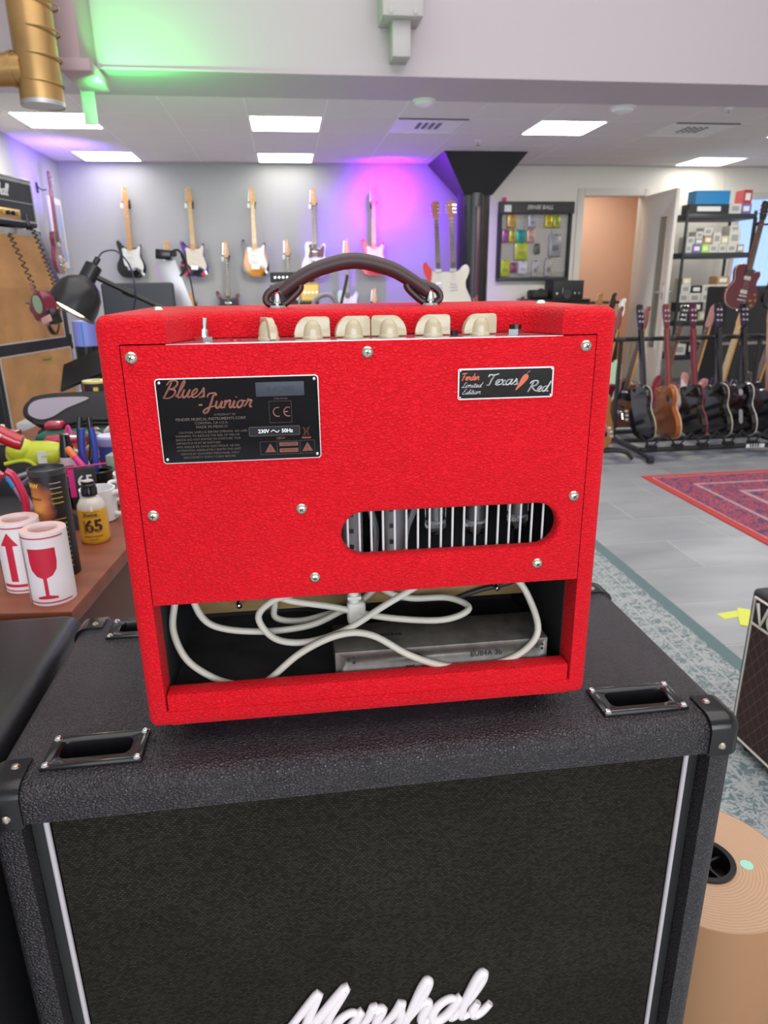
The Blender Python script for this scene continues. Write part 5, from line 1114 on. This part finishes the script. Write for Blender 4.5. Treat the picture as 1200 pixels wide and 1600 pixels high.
t = thing('tool_case', 'dark green plastic tool case under the black pouch', 'case', (-.715, 1.560, DZ), (0, 0, -3))
GRN = mat('green_plastic', (.008, .115, .075), .35)
B().bb(-.105, .12, -.05, .05, 0, .080, .014, 3).out('body', GRN, t); B().bb(-.035, .03, -.053, -.04, .045, .083, .003).out('latch', DARK, t); B().bb(.055, .065, -.01, .0, .0795, .09, .002).out('clip', ORNG, t)
t = thing('pink_cable', 'loop of pink cable on top of the green case', 'cable', (-.690, 1.485, DZ))
B().tube(cr([(-.045, .0, .01), (-.040, .01, .06), (-.03, .02, .105), (-.018, .01, .08), (.0, .0, .04), (.02, -.01, .012), (.05, -.02, .008)], 7), .004, 8).out('cable', PINK, t)
t = thing('red_pouch', 'small red zip pouch peeking from under the black pouch', 'pouch', (-.785, 1.60, DZ + .080)); B().box((0, 0, .012), (.05, .05, .022), .008, 3).out('pouch', RG_, t); B().box((0, -.026, .016), (.04, .003, .003)).out('zip', STEEL, t)
# items on the grey table
t = thing('tape_roll', 'black roll of tape with yellow top on the grey table', 'tape roll', (-.840, 2.32, DZ + .078))
B().lathe([(.022, 0), (.05, 0), (.05, .052), (.022, .052), (.022, 0)], 32).out('roll', mat('dark_violet_print', (.02, .012, .025), .4), t); B().lathe([(.0505, .048), (.0505, .056), (.02, .056), (.02, .05)], 32).out('yellow_rim', mat('yellow_plastic', (.66, .58, .16), .4), t)
wrap([[(.0, .012), (.018, .012), (.018, .034), (.0, .034)]], .0505).out('print', YEL, t, smooth=0); wrap([[(-.05, .001), (-.044, .001), (-.044, .05), (-.05, .05)]], .0505).out('orange_strip', ORNG, t, smooth=0)
t = thing('black_box', 'small low black and white box under the tape roll', 'box', (-.86, 2.33, DZ), (0, 0, -8)); B().bb(-.08, .10, -.07, .07, .0, .060, .003).out('box', GWHITE, t); B().bb(-.082, .102, -.072, .072, .060, .078, .003).out('lid', BLACKM, t); B().bb(-.045, -.02, -.0735, -.07, .0, .06).out('label', BLACKP, t)
t = thing('tablet_stand', 'thin black tilted panel on a stand above the tape roll', 'stand', (-.86, 2.50, DZ))
B().box((-.02, 0, .18), (.30, .22, .012), .003, 1, (24, -22, 0)).out('panel', BLACKP, t); B().tube([(0, .02, .0), (0, .02, .17)], .014, 8).out('post', BLACKM, t); B().cyl((0, .02, 0), (0, .02, .012), .08).out('base', BLACKM, t)
t = thing('spray_can', 'lilac blue can with black base behind the lamp', 'can', (-1.02, 2.95, DZ)); B().lathe([(0, 0), (.055, 0), (.055, .22)], 28).out('base', BLACKP, t); B().lathe([(.054, .22), (.054, .33), (.05, .335), (0, .335)], 28).out('can', mat('lilac_blue', (.22, .26, .68), .35), t)
B().tube([(.0, -.0555, .22), (.0, -.0555, .33)], .003, 6).out('seam', BLUEP, t)
t = thing('paper_stack', 'crumpled white paper behind the tape roll', 'paper', (-.72, 2.5, DZ)); B().sph((0, 0, .055), (.08, .07, .055), 10, 7).box((.02, 0, .13), (.14, .1, .06), .02, 2, (10, 14, 20)).out('paper', WHITE, t)
# desk lamp
t = thing('desk_lamp', 'black adjustable desk lamp with glowing shade', 'lamp', (-.40, 1.93, DZ))
LB = mat('black_lamp_enamel', (.012, .012, .013), .3)
B().lathe([(0, 0), (.085, 0), (.085, .014), (.06, .02), (0, .02)], 28).out('base', LB, t)
B().cyl((0, 0, .02), (.06, -.02, .34), .008, n=10).out('lower_arm', LB, t); B().cyl((.06, -.02, .34), (-.272, -.112, .520), .0085, n=10).out('upper_arm', LB, t)
B().sph((.06, -.02, .34), .016, 12, 8).out('joint', LB, t); B().cyl((-.160, -.082, .460), (-.19, -.090, .476), .013, n=10).out('sleeve', LB, t)
ax = (Vector((-.752, 1.782, 1.118)) - Vector((-.690, 1.815, 1.222))).normalized(); q = ax.to_track_quat('Z', 'Y').to_matrix().to_4x4()
top = Vector((-.690, 1.815, 1.222)) - Vector(t.location)
shd = B().lathe([(.018, -.028), (.022, -.01), (.028, .0), (.050, .014), (.066, .040), (.073, .075), (.075, .100), (.076, .112), (.0735, .112), (.071, .075), (.064, .042), (.048, .018), (.0, .010)], 32, top, q).out('shade', LB, t)
B().lathe([(.0, -.058), (.012, -.056), (.026, -.05), (.026, -.005), (.020, .0)], 20, top, q).out('socket', LB, t)
B().cyl(top + ax * -.058, top + ax * -.078, .009, n=10).out('strain_relief', LB, t)
B().lathe([(.0, .112), (.035, .109), (.060, .100), (.069, .09), (.0, .09)], 24, top, q).out('bulb', mat('warm_bulb', (1, .9, .7), .4, emit=(1, .85, .62, 5)), t)
c0 = top + ax * -.078
B().tube(cr([c0, c0 + Vector((.02, .0, .018)), c0 + Vector((.06, 0, .018)), c0 + Vector((.095, 0, -.03)), c0 + Vector((.10, 0, -.11)), c0 + Vector((.085, .01, -.16))], 7), .0026, 6).out('cord', mat('navy_cord', (.015, .018, .05), .4), t)
# magnifier glasses hooked on the lamp
t = thing('magnifier_glasses', 'dark red magnifying glasses hooked on the rim of the lamp shade', 'glasses', (-.800, 1.715, 1.145), (0, -18, -35))
MR = mat('maroon_plastic', (.15, .006, .025), .25, coat=.4)
B().prism(sm([(-.03, -.035), (.03, -.035), (.036, 0), (.03, .04), (-.012, .04), (-.035, .01)]), -.02, .02, bev=.01, seg=3).out('frame', MR, t)
B().prism([(x * .6, z) for x, z in stadium(.012, .006, .028, .027)], -.024, -.0195).out('lens', mat('green_lens', (.25, .34, .22), .15), t); B().bb(.0, .045, -.025, .012, -.055, -.034, .003).out('loupe', mat('rosy_plastic', (.55, .30, .28), .4), t); B().bb(.025, .05, -.022, .01, -.062, -.02, .003).out('lamp_unit', BLACKP, t)
B().tube(cr([(-.03, .0, -.0), (-.055, .0, .028), (-.095, .02, .04)], 5), .0028, 8).out('temple', MR, t); B().tube(cr([(-.005, .0, .038), (-.02, 0, .06), (-.035, .02, .09)], 5), .0028, 8).out('temple', MR, t)
# black monitor and silver computer
t = thing('monitor', 'black flat monitor seen from behind on the grey table', 'monitor', (-.735, 2.86, DZ))
B().bb(-.165, .155, -.02, .012, .20, .50, .012, 3).out('screen_back', mat('slate_plastic', (.035, .038, .046), .5), t); B().bb(-.03, .03, .012, .03, .02, .30).out('neck', BLACKM, t); B().bb(-.12, .12, -.08, .09, 0, .016, .004).out('foot', BLACKM, t)
t = thing('silver_display', 'slanted silver display panel with webcam beside the black monitor', 'monitor', (-.60, 3.16, DZ), (0, 0, 0))
SILM = mat('brushed_silver', (.52, .52, .53), .35, .5)
B().prism([(-.105, .60), (-.005, .605), (.085, .30), (-.02, .28)], -.008, .006, bev=.003).out('panel', SILM, t); B().prism([(-.107, .60), (-.098, .602), (-.012, .28), (-.02, .279)], -.0105, -.008).out('violet_edge', mat('lilac_edge', (.50, .36, .56), .4), t)
B().bb(-.02, .06, -.005, .02, .015, .30, .003).out('neck', SILM, t); B().bb(-.08, .12, -.08, .07, 0, .016, .004).out('foot', SILM, t)
t = thing('webcam', 'black webcam clipped on top of the silver display', 'webcam', (-.655, 3.155, DZ + .630))
B().box((0, -.012, .0), (.072, .05, .046), .005, 2, (0, 6, 0)).out('housing', BLACKP, t); B().cyl((.045, -.01, .005), (.045, .01, .005), .016).out('clamp', BLACKM, t)
B().tube(cr([(.03, 0, .01), (.07, 0, .02), (.10, 0, -.03), (.085, 0, -.08), (.065, 0, -.10)], 6), .006, 8).out('arm', BLACKM, t); B().tube(cr([(.08, .0, .0), (.11, .01, -.10), (.125, .01, -.25), (.14, .0, -.33)], 6), .004, 6).out('cable', BLACKM, t)

# ================================================================ STACK OF TAN CABINETS ON THE LEFT
A0 = (-1.44, 4.17); AR = 76.1
TAN = mat('tan_grille_cloth', (.42, .23, .085), .8); weave(TAN, (.92, .46, .17), (.80, .40, .14), 160)
def mcab(lb, z0, slant):
    h = .65 if slant else .755
    t = thing('speaker_cabinet', lb, 'speaker cabinet', (A0[0], A0[1], z0), (0, 0, AR), 'tan fronted cabinets in the stack')
    pr = [(0, 0), (.365, 0), (.365, h), (.10, h), (.0, h * .5)] if slant else [(0, 0), (.365, 0), (.365, h), (0, h)]
    B().prism(pr, -.77, 0, 'yz', bev=.012, seg=3).out('shell', BLK2, t)
    if slant:
        def panel(b, z0_, z1_, off):
            f = lambda z: (.0 if z < h * .5 else .10 * (z - h * .5) / (h * .5)) - off
            return b.prism([(f(z0_), z0_), (f(h * .5), h * .5), (f(z1_), z1_), (f(z1_) + .02, z1_), (f(h * .5) + .02, h * .5), (f(z0_) + .02, z0_)], -.735, -.072, 'yz')
        panel(B(), .035, h - .035, .0025).out('grille', TAN, t, smooth=0)
        for x in (-.0725, -.7345): panel_b = B().prism([(-.005, .033), (-.005, h * .5), (.0905, h - .034), (.098, h - .034), (.003, h * .5), (.003, .033)], x - .003, x + .003, 'yz').out('piping', PIPING, t)
        B().bb(-.735, -.072, -.005, .002, .030, .036).out('piping', PIPING, t)
    else:
        B().bb(-.735, -.035, -.0025, .01, .035, h - .035).out('grille', TAN, t)
        for x in (-.7385, -.0315): B().bb(x - .003, x + .003, -.005, .002, .033, h - .033).out('piping', PIPING, t)
        B().bb(-.735, -.035, -.005, .002, h - .036, h - .030).out('piping', PIPING, t)
        bd = B().bb(-.365, -.245, -.0045, -.002, h - .105, h - .066).out('badge', GOLD, t); text('MARSHALL', .018, BRP, bd, (-.305, -.0047, h - .0855), (90, 0, 0), ext=.0003)
    for x in (-.004, -.766):
        for z in (.025, h - .025):
            B().box((x, .02, z) if not (slant and z > .3) else (x, .12, z), (.02, .05, .05), .006, 2).out('corner', BLACKP, t)
    if not slant:
        for x in (-.70, -.07):
            for y in (.05, .31): B().cyl((x - .015, y, -.085), (x + .015, y, -.085), .035, n=14).box((x, y, -.03), (.05, .05, .062)).out('caster', BLACKM, t)
    return t
mcab('tan fronted square speaker cabinet with a small gold badge, bottom of the stack', .12, False)
mcab('tan fronted slanted speaker cabinet in the middle of the stack', .875, True)
t = thing('amplifier_head', 'black amplifier head with gold control strip on top of the tan cabinets', 'amplifier', (A0[0], A0[1], 1.525), (0, 0, AR))
ZB = .012
B().bb(-.765, -.030, .085, .30, ZB, ZB + .265, .012, 3).out('shell', BLK2, t)
B().bb(-.735, -.060, .0815, .09, ZB + .03, ZB + .235).out('front', mat('green_black_front', (.012, .018, .016), .6), t)
fz = B()
for q_ in ([(-.737, .080, ZB + .028), (-.737, .080, ZB + .238), (-.058, .080, ZB + .238), (-.058, .080, ZB + .028)],): fz.tube([Vector(p) for p in q_], .006, 6, closed=True)
fz.out('piping', mat('grey_piping', (.40, .42, .40), .4), t)
B().bb(-.735, -.060, .079, .0815, ZB + .128, ZB + .132).out('piping', MATS['grey_piping'], t)
B().bb(-.69, -.205, .076, .082, ZB + .032, ZB + .088, .002).out('control_strip', GOLD, t)
for k in range(10): B().cyl((-.66 + k * .047, .076, ZB + .064), (-.66 + k * .047, .064, ZB + .064), .012, n=12).out('knob', BLACKP if k % 3 else GOLD, t)
script('Marshall', .030, .0045, WPR, t, (-.505, .078, ZB + .155), slant=.3, name='logo', ink=4)
for x in (-.70, -.09):
    for y in (.11, .27): B().cyl((x, y, 0), (x, y, .014), .015, n=10).out('foot', BLACKM, t)
# coiled lead hanging in front of the slanted cabinet
ld = thing('coiled_lead', 'black coiled instrument lead hanging from the amplifier head', 'cable', (A0[0], A0[1], .885), (0, 0, AR))
pth = cr([(-.17, .060, .66), (-.17, .0, .45), (-.165, -.035, .25), (-.20, -.035, .10), (-.26, -.035, .05), (-.32, -.035, .12), (-.40, -.030, .34), (-.44, .03, .60)], 40)
hx = []
for i, p in enumerate(pth):
    a = i * 1.35; s_ = .013 if i < 90 or i > 150 else .004
    hx.append(p + Vector((s_ * math.cos(a), -.016 + s_ * math.sin(a), 0)))
B().tube(hx, .0038, 5).out('coil', BLACKM, ld); B().cyl((-.17, .060, .66), (-.17, .062, .72), .008, n=8).out('plug', BLACKP, ld)
# left wall guitar and framed picture
guitar('dark red guitar hung on the left wall, seen edge on', (-2.245, 6.92, 1.32), (0, 4, 92), 'carved', WINE, board=ROSE, neckm=MAHO, headm=WINE, scale=.95, group='guitars on the left wall')
hk = thing('wall_hanger', 'bracket of the dark red guitar on the left wall', 'wall hook', (XL, 6.93, 2.09)); B().box((.004, 0, 0), (.008, .05, .09), .003, 1).tube(cr([(.006, 0, .01), (.05, 0, -.02), (.085, 0, -.015)], 4), .006, 6).out('bracket', BLACKM, hk)
t = thing('framed_picture', 'white framed blue and pink picture on the left wall', 'picture', (XL + .002, 7.36, 1.72))
B().bb(0, .02, -.20, .20, -.33, .33, .003).out('frame', WHITE, t)
ART = mat('blue_pink_art', (.2, .4, .7), .5, var=((7, 7, 5), .5), c2=(.62, .42, .42)); B().bb(.02, .022, -.15, .15, -.27, .27).out('print', ART, t)

# ================================================================ SMALL AMPS UNDER THE WALL GUITARS
sa = thing('storage_cabinet', 'dark cabinet below the wall guitars carrying small amplifiers', 'cabinet', (.03, 6.95, 0)); B().bb(-.40, .40, -.25, .25, .0, .90, .008).out('body', DARK, sa); B().bb(-.38, -.005, -.262, -.25, .03, .87, .003).out('door', DARK, sa); B().bb(.005, .38, -.262, -.25, .03, .87, .003).out('door', DARK, sa)
def samp(lb, x, z0, wx, hz, m, strip=None):
    t = thing('small_amplifier', lb, 'amplifier', (x, 6.92, z0), (0, 0, 0), 'small amplifiers stacked by the wall')
    B().bb(-wx / 2, wx / 2, -.10, .10, .004, hz, .006).out('body', m, t); B().bb(-wx / 2 + .015, wx / 2 - .015, -.104, -.098, .02, hz - .02).out('face', strip or BLACKM, t)
    for k in range(4): B().cyl((-wx / 2 + .05 + k * .04, -.104, hz / 2), (-wx / 2 + .05 + k * .04, -.116, hz / 2), .010, n=10).out('knob', CHROME, t)
    for s in (-1, 1): B().bb(s * (wx / 2 - .03) - .012, s * (wx / 2 - .03) + .012, -.09, .09, 0, .005).out('foot', BLACKM, t)
samp('black small amplifier at the bottom left of the stack by the handle', -.09, .90, .28, .14, BLACKM)
samp('blue fronted small amplifier low behind the handle', .16, .90, .20, .12, BLACKP, mat('blue_face', (.02, .05, .16), .4))
samp('black small amplifier in the middle of the stack by the handle', -.10, 1.042, .26, .15, BLACKM)
samp('gold fronted small amplifier behind the brown handle', .17, 1.02, .20, .19, mat('tan_tolex', (.33, .22, .08), .5), GOLD)
samp('wide black small amplifier on top of the stack by the handle', .0, 1.214, .44, .10, BLACKM)
# dark chair back and bag seen through the handle
t = thing('gear_bag', 'mauve padded gig bag lump behind the handle', 'bag', (.30, 6.3, 0)); B().bb(-.18, .18, -.12, .12, 0, .92, .05, 4).out('body', mat('mauve_fabric', (.16, .11, .14), .8, bump=('noise', 200, .4, .001)), t); B().tube(cr([(-.14, -.1, .93), (-.1, -.1, 1.06), (.02, -.1, 1.10), (.1, -.1, 1.02), (.12, -.1, .92)], 6), .022, 10).out('strap', mat('grey_strap', (.22, .19, .22), .7), t)
t = thing('mic_stand', 'thin black stand tilted behind the brown handle', 'stand', (.42, 6.0, 0)); B().cyl((0, 0, .0), (0, 0, .03), .14).out('base', BLACKM, t); B().cyl((0, 0, .03), (0, 0, .92), .012, n=8).out('pole', BLACKM, t); B().cyl((-.03, 0, .90), (.07, .02, 1.27), .014, n=8).out('boom', BLACKM, t)
for x, lb, m in ((2.10, 'brown guitar headstock leaning beside the black column', MAHO), (2.38, 'dark guitar with silver tuners below the slatwall display', ROSE)):
    guitar(lb, (x, 7.30 if x > 2.3 else 6.95, .17), (-10, -8 if x < 2.3 else 16, 0), 'double_cut', GBLACK, board=ROSE, headm=m, neckm=m, scale=.93, group='guitars low by the column')
fs = thing('guitar_stand', 'low folding stand under the guitars beside the black column', 'stand', (2.32, 7.06, 0)); 
for s in (-1, 1): B().tube(cr([(s * .30, -.2, .012), (s * .26, -.05, .15), (s * .22, .1, .40)], 5), .012, 8).out('leg', BLACKM, fs)
B().tube([(-.32, -.06, .16), (.32, .14, .16)], .012, 8).out('rest', BLACKM, fs)
# printer on counter below the display
t = thing('shop_counter', 'black counter below the slatwall display', 'counter', (3.02, 7.42, 0)); B().bb(-.36, .28, -.28, .28, 0, .98, .006).out('body', BLACKM, t); B().bb(-.38, .28, -.30, .29, .98, 1.0, .003).out('top', BLACKP, t)
t = thing('receipt_printer', 'black equipment box with knobs on the counter by the door', 'equipment', (3.10, 7.40, 1.0)); B().bb(-.19, .17, -.14, .14, 0, .20, .008).out('body', BLACKM, t); B().cyl((-.02, -.14, .05), (-.02, -.15, .05), .05).out('dial', DARK, t); B().cyl((-.08, -.14, .05), (-.08, -.155, .12), .008).out('lever', CHROME, t)
for x in (-.15, .06, .11): B().cyl((x, -.14, .06), (x, -.16, .06), .012, n=10).out('knob', CHROME, t)
t = thing('black_cushion', 'black folded bag on the counter beside the equipment box', 'bag', (2.78, 7.40, 1.0)); B().box((0, 0, .05), (.20, .2, .10), .03, 3).out('bag', BLACKM, t); B().tube(cr([(-.06, -.1, .08), (0, -.11, .11), (.06, -.1, .08)], 5), .008, 8).out('strap', DARK, t)

# ================================================================ SLATWALL DISPLAY
sw = thing('display_board', 'black framed slatwall display with white script header, hung on the white wall', 'display', (2.82, YB, 0))
B().bb(-.425, .425, -.03, 0, 1.235, 2.045, .003).out('backboard', mat('slat_grey', (.36, .34, .32), .5), sw)
for k in range(22): B().bb(-.385, .385, -.036, -.030, 1.30 + k * .0265, 1.318 + k * .0265, .001, 1).out('slat', mat('slat_light', (.46, .43, .40), .45), sw)
B().bb(-.44, .44, -.09, 0, 1.925, 2.052, .004).out('header', mat('header_black', (.03, .027, .028), .5), sw)
for x in (-.43, .405): B().bb(x - .012, x + .022, -.075, 0, 1.225, 1.925, .003).out('side_frame', BLACKM, sw)
B().bb(-.44, .427, -.075, 0, 1.20, 1.24, .003).out('bottom_frame', DARK, sw)
text('ERNIE BALL', .060, mat('header_grey', (.45, .42, .42), .5), sw, (.03, -.0905, 1.99), ext=.001, shear=.25, bold=.002)
B().bb(-.39, -.31, -.093, -.09, 1.945, 2.015).out('notice', WHITE, sw); B().box((-.385, -.06, 2.075), (.05, .02, .045), .008, 2).out('pink_tag', PINK, sw)
for x in (-.13, .20): B().bb(x - .004, x + .004, -.0375, -.0305, 1.25, 1.92).out('rail', mat('slat_dark', (.20, .19, .18), .5), sw)
PKT = 'packets hung on the slatwall'
def packet(lb, x, z, wx, hz, c, c2=None, metal=.35):
    t = thing('string_packet', lb, 'packet', (2.82 + x, YB - .042, z), (0, 0, 0), PKT)
    m = mat('packet_' + lb[:30].replace(' ', '_'), c, .3, metal, var=((40, 40, 30), .35), c2=c2)
    b = B(); b.box((0, -.012, 0), (wx, .022, hz), .008, 2); b.out('pouch', m, t); B().box((0, -.012, hz / 2 + .004), (wx * .9, .006, .016), .002, 1).out('crimp', m, t); B().cyl((0, 0, hz / 2 + .003), (0, -.045, hz / 2 + .003), .004, n=6).out('peg', BLACKM, t)
    B().box((0, -.0235, -hz * .1), (wx * .5, .001, hz * .25)).out('print', mat('pk_' + str(int(c[0] * 99)) + str(int(c[1] * 99)), tuple(min(1, q_ * .55) for q_ in c), .4), t)
packet('gold foil packet at upper left of the display', -.29, 1.845, .105, .13, (.62, .42, .10), (.30, .18, .03))
packet('silver foil packet at top centre of the display', -.045, 1.845, .10, .13, (.42, .40, .46))
packet('golden yellow packet at upper right, left of the green one', .155, 1.84, .095, .125, (.60, .46, .04))
packet('olive green packet at the upper right corner of the display', .25, 1.84, .085, .125, (.36, .42, .06))
packet('purple packet on the second row, far left', -.362, 1.685, .08, .13, (.34, .10, .32))
packet('mustard packet on the second row beside the purple one', -.275, 1.685, .085, .13, (.50, .44, .05))
packet('teal packet on the second row', -.175, 1.68, .115, .13, (.02, .32, .30))
packet('copper pink packet on the second row', -.055, 1.685, .095, .135, (.55, .33, .26))
packet('lime packet in the middle of the display', -.165, 1.52, .16, .175, (.46, .52, .04), metal=.1)
packet('clear bag with a grey strap at right of the display', .245, 1.58, .145, .235, (.20, .20, .22), (.32, .32, .34), .1)
packet('small dark packet with green print, centre right', .03, 1.545, .07, .10, (.12, .13, .11))
packet('lime packet at the lower left corner of the display', -.345, 1.336, .115, .175, (.47, .53, .04), metal=.1)
packet('dark packet with a pink logo on the bottom row', -.245, 1.34, .08, .095, (.28, .06, .16))
packet('white square packet on the bottom row', -.135, 1.34, .105, .13, (.62, .62, .62), metal=0)
packet('clear pack of grey parts on the bottom row', .02, 1.33, .08, .17, (.26, .26, .24), (.45, .45, .42), .1)
packet('clear pack of cable coil at the lower right', .18, 1.34, .085, .19, (.26, .25, .23), (.42, .40, .38), .1)

# ================================================================ SHELVING BESIDE THE DOOR
sh = thing('shelving_unit', 'black metal shelving unit full of small boxes beside the open door', 'shelf', (4.70, 7.28, 0))
SHM = mat('shelf_steel', (.045, .052, .058), .45, .3)
LV = (.36, .74, 1.47, 1.87)
for z in LV: B().bb(-.40, .40, -.23, .23, z - .055, z, .004).out('shelf', SHM, sh)
for sx in (-1, 1):
    for sy in (-1, 1): B().bb(sx * .40 - .012, sx * .40 + .012, sy * .23 - .012, sy * .23 + .012, 0, 1.90).out('post', SHM, sh)
random.seed(11)
WB = mat('white_carton', (.66, .64, .60), .6); CB = mat('brown_carton', (.46, .27, .12), .65); YB_ = mat('pale_yellow_carton', (.62, .56, .34), .6); KB = mat('black_carton', (.02, .02, .022), .5); GBx = mat('grey_carton', (.34, .34, .33), .6)
PB = mat('purple_carton', (.18, .16, .44), .5); LBx = mat('lime_carton', (.40, .80, .03), .5); BB_ = mat('blue_carton', (.015, .24, .55), .4)
cname = {WB: 'white', CB: 'brown', YB_: 'pale yellow', KB: 'black', GBx: 'grey', PB: 'purple', LBx: 'lime green', BB_: 'blue'}
ordn = ['first', 'second', 'third', 'fourth', 'fifth', 'sixth', 'seventh', 'eighth', 'ninth', 'tenth']
def carton(lb, x, z, wx, hz, m, dy=.0, dep=.16, lab=True):
    t = thing('carton', lb, 'box', (4.70 + x, 7.28 - .215 + dep / 2 + dy, z + .0015), (0, 0, 0), 'boxes on the shelving')
    B().bb(-wx / 2, wx / 2, -dep / 2, dep / 2, 0, hz, .002, 1).out('box', m, t)
    if lab: B().bb(-wx * .3, wx * .3, -dep / 2 - .0012, -dep / 2, hz * .25, hz * .75).out('label', WHITE if m not in (WB,) else GBx, t)
def rowof(shelf, layer, z, xs, hs, ms):
    for i, ((x0, x1), hz, m) in enumerate(zip(xs, hs, ms)):
        carton(f'{cname[m]} carton, {ordn[i]} from the door in the {layer} of the {shelf} shelf', (x0 + x1) / 2, z, x1 - x0 - .006, hz, m)
ed = lambda *e_: list(zip(e_, e_[1:]))
rowof('second', 'bottom layer', LV[2], ed(-.37, -.29, -.18, -.09, .02, .12, .24, .33), [.085] * 7, [WB, PB, LBx, WB, WB, WB, GBx])
rowof('second', 'middle layer', LV[2] + .086, ed(-.37, -.27, -.17, -.06, .04, .13, .27), [.08, .06, .09, .12, .085, .13], [WB, GBx, CB, WB, YB_, WB])
rowof('second', 'top layer', LV[2] + .218, ed(.13, .25), [.06], [WB])
carton('white rounded carton resting on the brown one, second shelf', -.125, LV[2] + .177, .10, .08, WB)
carton('small white carton resting on a grey one, second shelf', -.22, LV[2] + .147, .08, .07, WB)
rowof('third', 'bottom layer', LV[1], ed(-.38, -.25, -.12, .02, .14, .26, .36), [.10] * 6, [GBx, KB, YB_, WB, YB_, GBx])
rowof('third', 'second layer', LV[1] + .101, ed(-.38, -.22, -.08, .06, .2, .34), [.10] * 5, [KB, KB, GBx, WB, KB])
rowof('third', 'third layer', LV[1] + .202, ed(-.38, -.26, -.12, .04, .18, .34), [.10] * 5, [WB, WB, WB, WB, WB])
rowof('third', 'fourth layer', LV[1] + .303, ed(-.37, -.25, -.11, .05, .20), [.09, .08, .085, .09], [WB, KB, WB, WB])
carton('pale yellow carton at the very top of the third shelf pile', -.31, LV[1] + .394, .10, .07, YB_); carton('orange brown carton at the top right of the third shelf pile', .13, LV[1] + .394, .15, .085, CB)
rowof('lowest', 'bottom layer', LV[0], ed(-.37, -.22, -.05, .1, .22, .36), [.12, .14, .10, .12, .13], [WB, KB, WB, PB, WB])
carton('bright blue flat carton on top of the shelving', -.12, LV[3] + .095, .40, .135, BB_, lab=False); carton('long black carton with white label on top of the shelving', -.15, LV[3], .46, .095, KB)
carton('white and grey carton on top of the shelving, right', .16, LV[3], .14, .10, WB); carton('red carton on top of the shelving at the far right', .29, LV[3] + .10, .10, .14, mat('red_carton', (.42, .05, .06), .5)); carton('violet carton under the red one on top of the shelving', .29, LV[3], .12, .10, PB)
cname[MATS['red_carton']] = 'red'
# dark equipment by the window at the right edge
t = thing('drum_case', 'black equipment case by the blue window at the right edge', 'case', (4.62, 6.34, 0)); B().bb(-.30, .35, -.2, .2, 0, 1.12, .02, 3).out('body', BLACKM, t); B().bb(-.30, .35, -.205, -.2, .55, .58).out('strip', STEEL, t); B().sph((-.05, -.05, 1.2), (.12, .1, .1), 12, 8).out('cover', BLACKM, t)
